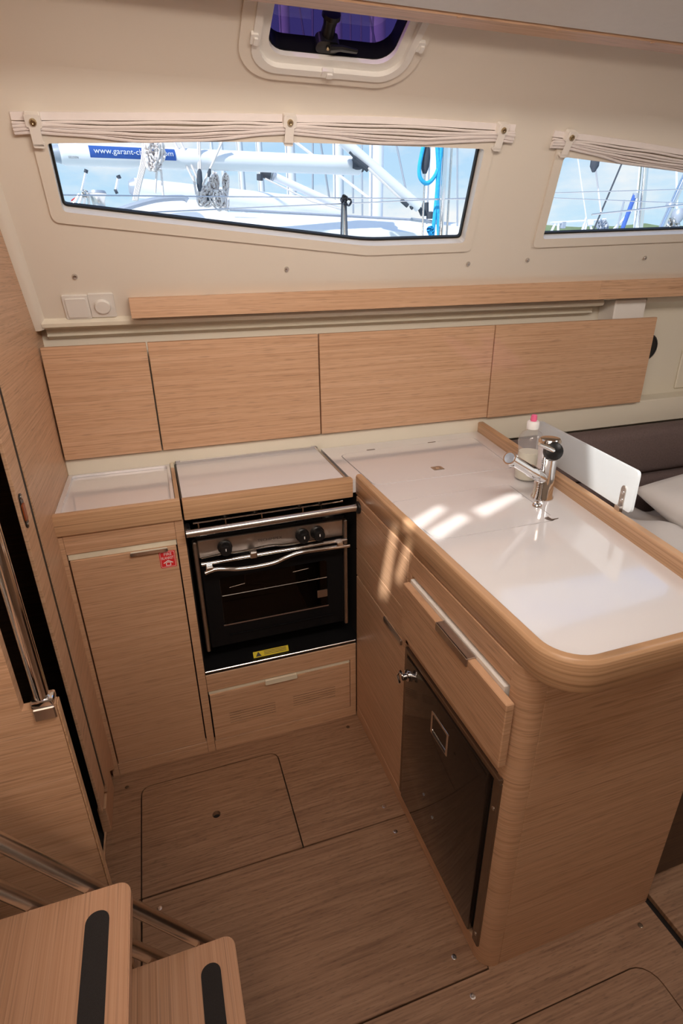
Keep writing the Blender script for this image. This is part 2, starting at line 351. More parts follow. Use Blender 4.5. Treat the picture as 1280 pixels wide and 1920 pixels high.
# walls that close the cabin
struct(box('wall_back', (XL, XR), (1.95, 1.98), (0, 1.46), 'gelcoat_warm', bev=0), 'cream hull liner behind the lockers')
struct(box('wall_starboard', (-1.4, XR), (-1.64, -1.6), (-.05, 2.12), 'gelcoat', bev=0), 'cream cabin side behind the viewer')
struct(box('wall_forward', (XR, XR + .03), (-1.6, 2.0), (-.05, 2.12), 'gelcoat', bev=0), 'cream bulkhead at the forward end of the saloon')
struct(box('wall_aft', (-1.43, -1.4), (-1.6, 2.0), (-.05, 2.12), 'gelcoat', bev=0), 'cream bulkhead at the aft end')
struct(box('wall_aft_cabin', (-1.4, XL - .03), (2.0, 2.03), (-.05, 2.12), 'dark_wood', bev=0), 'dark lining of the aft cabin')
# liner lip, groove and shelf behind the lockers
prof = [(1.865, 1.425), (1.858, 1.412), (1.862, 1.402), (1.885, 1.398), (1.915, 1.392), (1.92, 1.378), (1.915, 1.372), (1.935, 1.366), (1.95, 1.36)]
rec = sweep_x('trim_2', prof, (.03, .03), 'gelcoat_warm', None, XL + .02, 1.70); struct(rec, 'cream moulded ledge above the lockers')
struct(sweep_x('trim_3', [(1.865, 1.425), (1.868, 1.405), (1.93, 1.39), (1.95, 1.375)], (.03, .03), 'gelcoat_warm', None, 1.92, XR), 'cream ledge forward of the lockers')
box('bracket', (1.76, 1.915), (1.862, 1.95), (1.33, 1.42), 'white_plastic', rec, .004)
box('panel', (2.26, 2.7), (1.94, 1.95), (1.02, 1.20), 'gelcoat_warm', bpy.data.objects['wall_back'], .004)
# left oak bulkhead, its inner corner trim, door jamb
bulk = struct(prism('wall_bulkhead', [(-1.345, .115), (-1.345, 2.10), (-2.0, 2.10), (-2.0, 0), (-1.52, 0), (-1.52, .02), (-1.42, .115)], Fr((XL, 0, 0), (0, -1, 0), (0, 0, 1)), 0, .02, 'oak'), 'oak bulkhead closing the galley on the left')
jamb = struct(box('door_1', (XL - .010, XL - .002), (1.240, 1.324), (.15, 2.10), 'oak', bev=.001), 'oak door edge with a latch plate left of the galley')
box('seal_or_gap_shade', (XL - .010, XL - .003), (1.3245, 1.3445), (.15, 2.10), 'rubber', jamb, 0)  # added dark strip, stands for the shade in the jamb gap
# latch plate
LF = Fr((XL - .002, 0, 0), (0, 1, 0), (0, 0, 1))
lp = prism('latch_plate', rrect(1.250, 1.272, 1.035, 1.115, .010), LF, 0, .003, 'black', jamb)
prism('latch_slot', rrect(1.244, 1.263, 1.056, 1.094, .003), LF, .003, .006, 'red_amber', lp)
for z in (1.043, 1.107): knurl('screw', (XL + .001, 1.261, z), (1, 0, 0), .005, 'steel', lp, .002)
struct(box('trim_4', (XL - .03, XL - .006), (1.30, 1.46), (-.05, .10), 'oak', bev=.002), 'oak piece under the bulkhead')
# cream liner edge against the bulkhead
struct(mk('trim_5', [WALL.p(XL + a, b, c) for b in (-.115, VT) for a, c in ((0, 0), (.030, 0), (.022, .012), (.010, .018), (0, .018))],
          [[0, 1, 6, 5], [1, 2, 7, 6], [2, 3, 8, 7], [3, 4, 9, 8], [0, 4, 9, 5], [0, 1, 2, 3, 4], [5, 6, 7, 8, 9]], 'gelcoat', None, True), 'rounded cream edge of the liner beside the bulkhead')

# windows: moulded frame, black seal, pane
def window(name, poly, polyr, label):
    g = struct(prism(name, offset_poly(polyr, .004), WALL, -.036, -.031, 'pane'), label)
    out = round_poly(offset_poly(poly, .030), .02)
    ring = prism('window_frame', out, WALL, .0005, .008, 'gelcoat', g, holes=[offset_poly(polyr, .0)])
    prism('seal_or_gap_shade', offset_poly(polyr, -.0005), WALL, -.031, -.020, 'rubber', g, holes=[offset_poly(polyr, -.006)])
    return g
window('window_1', win1, win1r, 'long tapered cabin window above the stove, boats outside')
window('window_2', win2, win2r, 'cabin window at the right edge, sloping top')
for k, (px, py) in enumerate(((140, 518), (537, 504), (877, 494), (988, 487), (1208, 483))):
    a, b = wp(px, py); knurl('press_stud', WALL.p(a, b), WALL.n, .0075, 'steel', wall, .006)

struct(box('trim_9', (XL, XR), (1.875, 1.985), (1.44, 1.475), 'gelcoat_warm', bev=0), 'cream closing strip behind the oak strip')
# oak pelmet strip under the windows, two lengths
def pelmet(name, xa, xb): return prism(name, [(xa, 1.423 + .0034 * xa), (xb, 1.423 + .0034 * xb), (xb, 1.479 + .009 * xb), (xa, 1.479 + .009 * xa)], FY(1.80), -.056, 0, 'oak')
struct(pelmet('trim_6', -.046, 1.618), 'long oak strip under the window')
struct(pelmet('trim_7', 1.6185, XR), 'oak strip continuing to the right under the second window')

# ------------------------------------------------------------------ the hatch in the deckhead
hc = ROOF.p((hx0 + hx1) / 2, hv0)
hatch = empty('deck_hatch', hc, 'small rectangular deck hatch with smoked pane and cream frame above the window', 'hatch')
ho = rrect(hx0 - .062, hx1 + .058, hv0 - .058, hv1 + .05, .085, 8)
prism('frame', ho, ROOF, .0005, .006, 'gelcoat', hatch, holes=[rrect(hx0 - .034, hx1 + .034, hv0 - .034, hv1 + .034, .062, 8)], smooth=True)
prism('frame', rrect(hx0 - .036, hx1 + .036, hv0 - .036, hv1 + .036, .064, 8), ROOF, -.012, .010, 'white_plastic', hatch, holes=[rrect(hx0 - .020, hx1 + .020, hv0 - .020, hv1 + .020, .054, 8)], smooth=True)
prism('frame', rrect(hx0 - .021, hx1 + .021, hv0 - .021, hv1 + .021, .055, 8), ROOF, -.013, -.002, 'white_plastic', hatch, holes=[h_open], smooth=True)
prism('seal_or_gap_shade', offset_poly(h_open, .012), ROOF, -.050, -.0135, 'black_gloss', hatch, holes=[offset_poly(h_open, -.002)], smooth=True)
prism('pane', offset_poly(h_open, .016), ROOF, -.057, -.0505, 'smoked', hatch)
lu = rp(622, 84)
hb = prism('latch_base', rrect(lu[0] - .028, lu[0] + .024, hv0 + .004, hv0 + .034, .012), ROOF, -.034, -.012, 'black', hatch, smooth=True)
lathe('latch_post', [(.015, 0), (.016, .003), (.0135, .022), (.016, .036), (.0205, .039), (.0195, .047), (.011, .050)], ROOF.p(lu[0] - .002, hv0 + .026, -.030), ROOF.v * .95 - ROOF.n * .25, 'black', hatch, 16)
multi('latch_lever', [tube_geo([ROOF.p(lu[0] + .002, hv0 + .024, -.006), ROOF.p(lu[0] + .025, hv0 + .030, -.004), ROOF.p(lu[0] + .062, hv0 + .026, -.004)], [.012, .010, .007], 8, True, .6)], 'black', hatch)
knurl('screw', ROOF.p(lu[0] - .002, hv0 + .02, -.010), ROOF.n, .004, 'brass', hatch, .003)
for (px, py), (sx, sy) in zip(((475, 62), (612, 129), (787, 78)), ((.008, .012), (.013, .009), (.008, .012))):
    a, b = rp(px, py)
    c = prism('clip', rrect(a - sx, a + sx, b - sy, b + sy, .003), ROOF, .004, .014, 'white_plastic', hatch)
    prism('clip_tab', rrect(a - sx * .2, a + sx * .9, b - sy * .8, b + sy * .5, .002), ROOF, .014, .018, 'white_plastic', c)

# ------------------------------------------------------------------ floor: sole panels with black seams
floor = struct(box('floor', (-1.4, XR), (-1.6, 2.0), (-.05, -.016), 'void', bev=0), 'oak cabin sole with black seams and a round finger hole')
S = .0020
fl_out = [(-.335, 1.062 + S), (-.236 - S, 1.062 + S)] + [(-.236 - S, 1.40)]
hp = rrect(-.236, .215, 1.062, 1.43, .030, 5, (0, 1, 1, 0))
def off(lst, dlt): return offset_poly(lst, dlt)
ho2 = off(hp, S); 
# panel around the hatch: U shape
u_poly = [(-.335, 1.062 + S), (-.236 - S, 1.062 + S)]
arc = [p for p in ho2 if p[1] > 1.07]
arc.sort(key=lambda p: math.atan2(p[1] - 1.2, p[0] + .01), reverse=True)
u_poly += arc + [(.215 + S, 1.062 + S), (.56, 1.062 + S), (.56, 1.52), (-.335, 1.52)]
prism('floor_panel', u_poly, XY, -.016, 0, 'sole_x', floor)
prism('floor_hatch', off(hp, -S), XY, -.016, 0, 'sole_x', floor, holes=[circ(-.014, 1.253, .0125, 20)])
box('floor_panel', (-.335, -.236 - S), (.30, 1.062 - S), (-.016, 0), 'sole_y', floor, .001)
box('floor_panel', (-.236 + S, .56), (.622 + S, 1.062 - S), (-.016, 0), 'sole_x', floor, .001)
h2 = rrect(.30, .930, -.2, .512, .05, 5, (0, 1, 1, 0))
prism('floor_panel', [(-.236 + S, -1.6), (1.036, -1.6), (1.036, .66), (.57, .66), (.56, .622 - S), (-.236 + S, .622 - S)], XY, -.016, 0, 'sole_x', floor, holes=[off(h2, S)])
prism('floor_hatch', off(h2, -S * .4), XY, -.016, 0, 'sole_x', floor)
box('floor_panel', (1.060, XR), (-1.6, .35 - S), (-.016, 0), 'sole_x', floor, .001)
box('floor_panel', (1.060, XR), (.35 + S, .70), (-.016, 0), 'sole_x', floor, .001)
box('edge_strip', (-.342, -.336), (.9, 1.47), (-.02, .004), 'oak', floor, .001)
for px, py in ((238, 1476), (652, 1363), (720, 1512), (741, 1559), (851, 1794), (886, 1868), (1200, 1735), (299, 1703)):
    P = atz(px, py, 0); knurl('screw', (P.x, P.y, 0), (0, 0, 1), .0065, 'steel' if py not in (1735, 1476, 1363) else 'fridge_frame', floor, .0008)

# ================================================================== GALLEY
YF = 1.505                                # cabinet fronts along the hull side
# ---- upper lockers: four doors with boxes behind
ux = [-.312, -.016, .528, 1.205, 1.962]
ulab = ['narrow oak locker door at the left end beside the bulkhead', 'oak locker door directly above the stove cover', 'wide oak locker door above the rear sink lid',
        'rightmost wide oak locker door, its end free above the sofa']
for i in range(4):
    t = empty('wall_locker', ((ux[i] + ux[i + 1]) / 2, 1.86, 1.0), ulab[i], 'locker', 'oak wall lockers in a row')
    a, b = ux[i] + .0022, ux[i + 1] - .0022
    z0, z1 = 1.008 + .004 * (i == 3) - .008 * (i == 3), 1.350
    box('door', (a, b), (1.836, 1.854), (z0, z1), 'oak', t, .0015)
    box('locker_body', (a + .003, b - .01), (1.856, 1.948), (z0 + .004, z1 - .045), 'oak', t, .001)
# dark round loudspeaker on the liner past the last locker
sp = empty('wall_speaker', (2.06, 1.95, 1.215), 'round black loudspeaker half hidden behind the last locker', 'speaker')
lathe('rim', [(.055, 0), (.055, .008), (.048, .012), (.044, .010)], (2.05, 1.949, 1.215), (0, -1, 0), 'black', sp, 24)
lathe('grille', [(.043, .0), (.043, .010), (.02, .014), (.0001, .015)], (2.05, 1.949, 1.215), (0, -1, 0), 'rubber', sp, 24)

# ---- splash strip behind the worktops
struct(box('trim_8', (XL, XR), (1.857, 1.95), (.90, 1.003), 'gelcoat_warm', bev=.003), 'cream splash strip between worktops and lockers')

# ---- left worktop
wt = empty('worktop', (-.155, 1.68, .92), 'small white worktop tray in the left corner, oak fiddle in front', 'worktop')
prism('tray', [(XL + .001, 1.522), (-.001, 1.522), (-.001, 1.856), (XL + .001, 1.856)], XY, .918, .944, 'worktop', wt)
prism('rim', [(XL + .001, 1.522), (-.001, 1.522), (-.001, 1.856), (XL + .001, 1.856)], XY, .9445, .952, 'worktop', wt, holes=[rrect(XL + .014, -.010, 1.530, 1.846, .012)], smooth=True)
box('fiddle', (XL - .009, .0125), (1.497, 1.521), (.898, .959), 'oak_edge', wt, .003, 2)
box('side_fiddle', (.0005, .0125), (1.522, 1.80), (.918, .958), 'oak_edge', wt, .002)
box('side_cap', (.0005, .0125), (1.8005, 1.856), (.918, .958), 'edge_cream', wt, .002)

# ---- locker under it
cab = empty('base_cabinet', (-.155, 1.6, 0), 'tall oak cabinet left of the oven with a fire blanket sticker on its door', 'cabinet')
box('stile', (XL - .010, -.304), (YF, YF + .02), (.0, .897), 'oak', cab, .001)
box('stile', (-.0115, .0135), (YF, YF + .02), (.0, .897), 'oak', cab, .001)
box('rail', (-.3035, -.012), (YF, YF + .02), (.838, .897), 'oak', cab, .001)
box('rail', (-.3035, -.012), (YF, YF + .02), (.0, .050), 'oak', cab, .001)
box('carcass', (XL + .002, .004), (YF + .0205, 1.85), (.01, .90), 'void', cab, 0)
dr = box('door', (-.2995, -.0155), (YF - .001, YF + .018), (.053, .818), 'oak', cab, .0015)
box('edge_strip', (-.302, -.013), (YF + .004, YF + .019), (.8185, .8375), 'edge_cream', dr, .001)
hd = prism('handle', rrect(-.142, -.040, .809, .819, .003), FY(YF - .001), 0, .010, 'chrome', dr, smooth=True)
st = prism('sticker', rrect(-.0665, -.0215, .752, .806, .004), FY(YF - .001), .0, .0006, 'red', cab)
SF = FY(YF - .0016)
prism('sticker_border', rrect(-.0640, -.024, .7545, .8035, .003), SF, 0, .0002, 'white_ink', st, holes=[rrect(-.0632, -.0248, .7553, .8027, .0025)])
text('lettering', 'FIRE', SF, -.053, .7915, .0085, 'white_ink', st, n=.0003)
text('lettering', 'BLANKET', SF, -.0610, .7795, .0085, 'white_ink', st, width=.034, n=.0003)
multi('pictogram', [([SF.p(a, b, .0003) for a, b in q], [list(range(len(q)))]) for q in (
    [(-.058, .768), (-.044, .7765), (-.044, .774), (-.056, .766)], [(-.030, .768), (-.044, .7765), (-.044, .774), (-.032, .766)],
    [(-.051, .758), (-.037, .758), (-.037, .760), (-.051, .760)], [(-.051, .760), (-.049, .760), (-.049, .767), (-.051, .767)], [(-.039, .760), (-.037, .760), (-.037, .767), (-.039, .767)],
    [(-.053, .766), (-.044, .772), (-.035, .766), (-.044, .769)])], 'white_ink', st, False)

# ---- stove cover lid
cv = empty('stove_cover', (.27, 1.69, .94), 'white stove cover with chrome rails and an oak front edge', 'cover')
prism('panel', rrect(.020, .510, 1.523, 1.846, .004), XY, .943, .951, 'cover_glass', cv, smooth=True)
box('rail', (.0165, .516), (1.847, 1.8565), (.935, .961), 'chrome', cv, .002)
box('rail', (.0148, .0195), (1.523, 1.8465), (.935, .9535), 'black', cv, .001)
box('rail', (.5105, .5165), (1.523, 1.8465), (.935, .9535), 'brushed', cv, .001)
box('front_edge', (.0175, .5275), (1.496, 1.522), (.896, .9575), 'oak_edge', cv, .003, 2)
box('hinge', (.018, .034), (1.845, 1.8565), (.9615, .9645), 'chrome', cv, .001); box('hinge', (.492, .510), (1.845, 1.8565), (.9615, .9645), 'chrome', cv, .001)

# ---- housing round the oven with the drawer below
hs = empty('oven_cabinet', (.275, 1.6, 0), 'oak cabinet around the oven with a slotted drawer at the bottom', 'cabinet')
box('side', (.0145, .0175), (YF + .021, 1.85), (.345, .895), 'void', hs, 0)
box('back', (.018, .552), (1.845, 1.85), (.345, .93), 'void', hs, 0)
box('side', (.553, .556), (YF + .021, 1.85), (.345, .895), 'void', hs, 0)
box('shelf', (.0145, .556), (YF + .002, 1.844), (.332, .344), 'black', hs, .001)
box('lip', (.0145, .5365), (YF - .004, YF + .001), (.343, .349), 'steel', hs, .0015)
box('rail', (.0145, .5385), (YF, YF + .02), (.263, .331), 'oak', hs, .001)
box('rail', (.0145, .5385), (YF, YF + .02), (.0, .044), 'oak', hs, .001)
box('stile', (.5165, .5385), (YF, YF + .02), (.0445, .2625), 'oak', hs, .001)
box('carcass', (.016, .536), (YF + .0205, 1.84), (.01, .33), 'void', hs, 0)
sl_holes = []
for x0, x1, zc0 in ((.075, .236, .152), (.300, .458, .158)):
    for k in range(5): z = zc0 - k * .0105; sl_holes.append([(x0, z - .0017), (x1, z - .0017), (x1, z + .0017), (x0, z + .0017)])
dw = prism('drawer', [(.0185, .048), (.5135, .048), (.5135, .248), (.0185, .248)], FY(YF + .012), 0, .013, 'oak', hs, holes=sl_holes)
box('edge_strip', (.0165, .515), (YF + .003, YF + .018), (.2485, .262), 'edge_cream', dw, .001)
for q in sl_holes: box('slot_shade_inlay', (q[0][0] + .0002, q[1][0] - .0002), (YF + .0010, YF + .0115), (q[0][1] + .0001, q[2][1] - .0001), 'slot_shade', dw, 0)  # dark inlays fill the slots in place of the shade inside them
box('backing', (.03, .50), (YF + .0125, YF + .016), (.09, .18), 'void', dw, 0)
prism('handle', rrect(.206, .318, .244, .262, .003), FY(YF - .001), 0, .009, 'edge_cream', dw, smooth=True)

# ---- the oven
ov = empty('oven', (.275, 1.65, .345), 'stainless gimballed oven with black glass door and crash bar', 'oven')
OY = 1.535; OF = FY(OY)
box('body', (.045, .505), (OY + .012, 1.83), (.405, .80), 'black', ov, .004)
cp = box('control_panel', (.044, .505), (OY - .002, OY + .011), (.748, .808), 'brushed', ov, .003)
text('lettering', 'TECHIMPEX', FY(OY - .0023), .225, .7745, .0085, 'dark_ink', cp, width=.078, n=.0004)
for x in (.124, .367, .417):
    k = lathe('knob', [(.0225, 0), (.0225, .007), (.019, .010), (.0185, .030), (.015, .034), (.0001, .034)], (x, OY - .0025, .777), (0, -1, 0), 'black', ov, 16)
    box('pointer', (x - .0015, x + .0015), (OY - .0380, OY - .0366), (.777, .785), 'white_ink', k, 0)
for x0, x1 in ((.030, .043), (.506, .519)): box('side_trim', (x0, x1), (OY - .008, OY + .02), (.405, .806), 'brushed', ov, .003)
door = prism('oven_door', rrect(.048, .503, .415, .742, .004), OF, -.010, 0, 'black_gloss', ov, holes=[rrect(.096, .448, .492, .668, .008)], smooth=True)
prism('window', rrect(.098, .446, .494, .666, .007), OF, -.006, -.003, 'oven_glass', door)
prism('window_trim', rrect(.094, .450, .490, .494, .001), OF, 0, .0012, 'brushed', door)
cavity = box('cavity', (.075, .475), (OY + .0105, OY + .0118), (.46, .70), 'oven_lining', ov, 0)
rack = [tube_geo([(.10, OY + .004, .600), (.447, OY + .004, .601)], .0017, 6)]
for k in range(9): rack.append(tube_geo([(.13 + k * .036, OY + .004, .6015), (.13 + k * .036, OY + .009, .607)], .0012, 5))
multi('rack', rack, 'steel', ov)
multi('burner_wire', [tube_geo([(.125, OY + .005, .626), (.175, OY + .005, .632), (.178, OY + .005, .664)], .0013, 5), tube_geo([(.178, OY + .005, .664), (.325, OY + .005, .672)], .0013, 5), tube_geo([(.325, OY + .005, .672), (.332, OY + .005, .642), (.385, OY + .005, .646)], .0013, 5)], 'steel', ov)
prism('rating_plate', rrect(.412, .447, .528, .556, .002), OF, -.002, -.0005, 'brushed', ov)
multi('lower_rail', [tube_geo([(.11, OY - .002, .452), (.47, OY - .002, .452)], .0025, 6)], 'black_gloss', ov)
# door bars
bz = .736
multi('door_bar', [tube_geo([(.048, OY - .030, bz + .006), (.508, OY - .030, bz + .012)], .0055, 10)], 'chrome', ov)
wb = smoothpath([(.055, OY - .045, .720), (.085, OY - .045, .727), (.12, OY - .045, .722), (.155, OY - .045, .715), (.21, OY - .045, .713), (.265, OY - .045, .716), (.305, OY - .045, .728), (.345, OY - .045, .736), (.40, OY - .045, .736), (.512, OY - .045, .733)], 5)
multi('door_handle', [tube_geo(wb, .0065, 10)], 'chrome', ov)
pan = smoothpath([(.10, OY - .020, .762), (.19, OY - .022, .762), (.26, OY - .022, .766), (.31, OY - .022, .760), (.43, OY - .02, .757)], 4)
multi('pan_clamp', [tube_geo(pan, .0035, 8), tube_geo([(.050, OY - .018, .757), (.105, OY - .018, .760)], .003, 8)], 'chrome', ov)
for x, z in ((.070, .728), (.205, .748), (.480, .740)): box('bar_clip', (x - .011, x + .011), (OY - .050 if z != .748 else OY - .04, OY - .022), (z - .010, z + .012), 'chrome', ov, .003)
# hob under the cover: pan and burner knobs
box('hob', (.040, .51), (OY - .006, 1.82), (.809, .822), 'black_gloss', ov, .003)
for k, x in enumerate((.055, .135, .245, .375, .435)):
    multi('pan_support', [tube_geo([(x, OY + .004, .823), (x, OY + .004, .872)], .0022, 6), tube_geo([(x, OY + .004, .870), (x, OY + .20, .870)], .0022, 6)], 'chrome', ov)
multi('hob_rail', [tube_geo([(.040, OY - .002, .868), (.505, OY - .002, .872)], .0028, 8)], 'chrome', ov)
for x in (.135, .225, .365, .430): lathe('burner_knob', [(.011, 0), (.011, .010), (.008, .016), (.0001, .017)], (x, OY + .01, .880), (0, -.6, -.8), 'black', ov, 12)
# crash bar across the front
cb = empty('crash_bar', (.28, 1.47, .86), 'polished steel crash bar across the front of the oven', 'rail')
multi('bar', [tube_geo([(.0165, 1.476, .863), (.5365, 1.476, .869)], .0115, 16)], 'steel', cb)
lathe('bracket', [(.020, 0), (.020, .006), (.014, .010)], (.5385, 1.476, .868), (-1, 0, 0), 'black', cb, 14)
box('bracket', (.016, .030), (1.482, 1.53), (.852, .874), 'black', cb, .003)
# warning label on the floor of the opening
wl_ = prism('warning_label', [(.178, 0), (.300, 0), (.300, .020), (.178, .020)], Fr((0, YF + .020, .3446), (1, 0, 0), (0, .5, .87)), 0, .0008, 'yellow')
tag(wl_, 'yellow warning label at the front of the oven compartment', 'label')
WF = Fr((0, YF + .020, .3446), (1, 0, 0), (0, .5, .87))
multi('pictogram', [([WF.p(a, b, .001) for a, b in q], [list(range(len(q)))]) for q in ([(.186, .003), (.206, .003), (.1965, .017), (.1945, .017)], )] + [([WF.p(a, b, .001) for a, b in ((.215, z), (.292, z), (.292, z + .002), (.215, z + .002))], [[0, 1, 2, 3]]) for z in (.005, .010, .015)], 'dark_ink', wl_, False)

# ---- peninsula worktop
def xi(y): return 1.024 + .1745 * (y - .968)
top_poly = round_poly([(.530, 1.8555), (.530, 1.512), (.561, 1.512), (.561, .569), (xi(.569), .569), (xi(1.8555), 1.8555)], [0, 0, 0, .07, .01, 0], 8)
lid1 = round_poly([(.574, 1.762), (.578, 1.445), (1.058, 1.437), (1.118, 1.790)], [.03, .03, .02, .03], 5)
lid2 = round_poly([(.556 + .012, 1.302), (.585, 1.052), (.925, 1.052), (.955, 1.314)], [.02, .035, .02, .02], 5)
pw = empty('worktop', (.80, 1.2, .92), 'long glossy white worktop of the peninsula with oak rim and rounded corner', 'worktop')
prism('base', top_poly, XY, .905, .9385, 'worktop', pw)
prism('top', top_poly, XY, .939, .948, 'worktop', pw, holes=[offset_poly(lid1, .0034), offset_poly(lid2, .0034)])
# raised white lip along the oak rim
lip_o = round_poly([(.5615, 1.511), (.5615, .5695), (xi(.57) - .0005, .5695), (xi(1.85) - .0005, 1.85)], [0, .07, .01, 0], 8)
rim_in = round_poly([(.5612, 1.5115), (.5612, .5692), (xi(.5692), .5692), (xi(1.5115), 1.5115)], [0, .072, .01, 0], 8)
# oak rim: swept U with a big rounded corner
def rim_path(off):
    x0, y0 = .5405 + off, .5455 + off; r = .085 - off; pts = [(x0, 1.508)]
    for i in range(11): t = math.radians(180 + 90 * i / 10); pts.append((x0 + r + r * math.cos(t), y0 + r + r * math.sin(t)))
    pts.append((xi(y0) + .02, y0)); return pts
prof2 = [(0, .903), (.004, .897), (.0205, .897), (.0205, .963), (.017, .966), (.006, .966), (.0015, .9625), (0, .957)]
vs = []; cols = [rim_path(o) for o, z in prof2]; n = len(cols[0]); m = len(prof2)
for i in range(n):
    for k in range(m): vs.append((cols[k][i][0], cols[k][i][1], prof2[k][1]))
fs = [[i * m + k, i * m + (k + 1) % m, (i + 1) * m + (k + 1) % m, (i + 1) * m + k] for i in range(n - 1) for k in range(m)] + [list(range(m)), list(range((n - 1) * m, n * m))]
mk('rim', vs, fs, 'oak_edge', pw, True)
y0_, y1_ = .5462, 1.8550
mk('back_fiddle', [(xi(y) + o, y, z) for y in (y0_ + .022, y1_) for o, z in ((.0005, .905), (.0005, .982), (.004, .986), (.021, .986), (.0245, .982), (.0245, .905))],
   [[k, (k + 1) % 6, 6 + (k + 1) % 6, 6 + k] for k in range(6)] + [list(range(6)), list(range(6, 12))], 'oak_edge', pw)
# two lids let into the worktop
l1 = empty('sink_lid', (.83, 1.6, .94), 'white lid at the back of the peninsula worktop with a square chrome pull', 'lid')
prism('panel', lid1, XY, .9395, .9486, 'worktop', l1)
P = atz(820, 878, .949)
prism('pull', rrect(P.x - .018, P.x + .018, P.y - .016, P.y + .016, .003), XY, .9486, .950, 'brushed', l1, holes=[circ(P.x, P.y, .008, 14)]); lathe('pull_ring', [(.0075, 0), (.0075, .0012), (.003, .0016), (.0001, .0012)], (P.x, P.y, .9487), (0, 0, 1), 'chrome', l1, 14)
for px, py in ((695, 843), (809, 829)):
    P = atz(px, py, .949); prism('slot', rrect(P.x - .016, P.x + .016, P.y - .003, P.y + .003, .002), XY, .9486, .9490, 'fridge_frame', l1)
l2 = empty('sink_lid', (.75, 1.18, .94), 'white lid in the middle of the peninsula worktop with a finger notch', 'lid')
P = atz(1034, 970, .949)
prism('panel', lid2, XY, .9395, .9486, 'worktop', l2)
prism('finger_notch', round_poly([(P.x - .022, P.y + .004), (P.x - .018, P.y - .016), (P.x + .016, P.y - .010), (P.x + .014, P.y + .012)], .006), XY, .9480, .9490, 'dark_wood', l2)
prism('notch_cover', rrect(P.x - .006, P.x + .017, P.y - .009, P.y + .010, .004), XY, .9490, .9496, 'worktop', l2)

# ---- tap
tp = empty('tap', (.985, 1.19, .948), 'chrome mixer tap with black lever and angled spout', 'tap')
lathe('body', [(.031, 0), (.031, .006), (.027, .012), (.0255, .10), (.0265, .125), (.029, .150), (.030, .168), (.026, .1735), (.0001, .1745)], (.985, 1.19, .948), (0, 0, 1), 'chrome', tp, 28)
s0 = Vector((.975, 1.185, 1.010)); s1 = at(948, 846, 1.10)
s1 = Vector((.815, 1.125, 1.106))
dv = (s1 - s0)
multi('spout', [tube_geo([s0, s0 + dv * .42, s0 + dv * .44, s0 + dv * .93, s0 + dv * .94, s1], [.0165, .0165, .0145, .0145, .0175, .0175], 18)], 'chrome', tp)
lathe('spout_outlet', [(.010, 0), (.010, .016), (.007, .018)], s0 + dv * .93, (-.1, -.2, -1), 'chrome', tp, 14)
lathe('lever_hub', [(.024, 0), (.026, .006), (.024, .020), (.014, .025), (.0001, .026)], (.980, 1.172, 1.090), (-.25, -.9, .35), 'black', tp, 20)
multi('lever', [tube_geo([(.972, 1.158, 1.098), (.945, 1.150, 1.112), (.915, 1.145, 1.126)], [.009, .007, .0045], 10)], 'chrome', tp)
lathe('spout_tip', [(.0135, 0), (.0135, .0015), (.010, .002), (.0001, .001)], s1, dv, 'spar_grey', tp, 16)
# plug chain
ch = empty('plug_chain', (.93, 1.16, .948), 'fine ball chain and plug hanging beside the tap', 'chain')
cpts = smoothpath([(.945, 1.160, 1.075), (.940, 1.155, 1.03), (.934, 1.150, .985), (.930, 1.150, .962), (.934, 1.146, .957)], 7)
multi('beads', [(lambda v, f: (v, f))(*tube_geo([p - Vector((0, 0, .0028)), p - Vector((0, 0, .0014)), p + Vector((0, 0, .0014)), p + Vector((0, 0, .0028))], [.0008, .0024, .0024, .0008], 6)) for p in cpts], 'chrome', ch)
lathe('plug', [(.013, 0), (.013, .004), (.010, .008), (.004, .010), (.003, .014)], (.934, 1.143, .9487), (0, 0, 1), 'chrome', ch, 16)

# ---- washing-up bottle
bo = Vector((1.036, 1.335, .9484))
bt = empty('soap_bottle', bo, 'clear washing-up liquid bottle with white cap and pink nozzle behind the tap', 'bottle')
bp_ = [(.030, 0), (.036, .004), (.038, .03), (.037, .06), (.033, .085), (.034, .10), (.0375, .118), (.036, .132), (.028, .146), (.017, .154), (.0135, .158)]
lathe('bottle_wall', bp_, bo, (0, 0, 1), 'clear_plastic', bt, 24, sx=1.0)
lathe('liquid', [(r - .002, h + .002) for r, h in bp_[:5]] + [(.0315, .088), (.0001, .0885)], bo, (0, 0, 1), 'soap', bt, 24)
cpp = lathe('cap', [(.0175, .158), (.018, .160), (.018, .178), (.016, .181), (.0001, .181)], bo, (0, 0, 1), 'white_ink', bt, 18)
lathe('nozzle', [(.0085, .181), (.0095, .186), (.0085, .198), (.006, .200), (.0001, .200)], bo, (0, 0, 1), 'pink', bt, 14)

# ---- splash guard
GA, GB = Vector((xi(.943) + .032, .943, .992)), Vector((xi(1.43) + .032, 1.43, .992))
GF = Fr(GA, (GB - GA), (0, 0, 1))
gl = (GB - GA).length
sg = empty('splash_guard', (GA + GB) / 2, 'white acrylic splash guard standing on the oak fiddle beside the tap', 'splash guard')
prism('panel', round_poly([(0, 0), (gl, 0), (gl, .106), (0, .108)], [.012, .008, .008, .012]), GF, -.004, .004, 'acrylic', sg, smooth=True)
hp_ = GF.p(.036, 0, 0)
nn = GF.n if GF.n.x < 0 else -GF.n
sgn = 1 if GF.n.x < 0 else -1
hg = prism('hinge', round_poly([(.028, -.040), (.046, -.040), (.046, .052), (.040, .060), (.034, .060), (.028, .052)], .004), GF, sgn * .0045, sgn * .0068, 'brushed', sg)
prism('hinge', rrect(.027, .047, -.008, .008, .004), GF, sgn * .0068, sgn * .0145, 'brushed', sg, smooth=True)
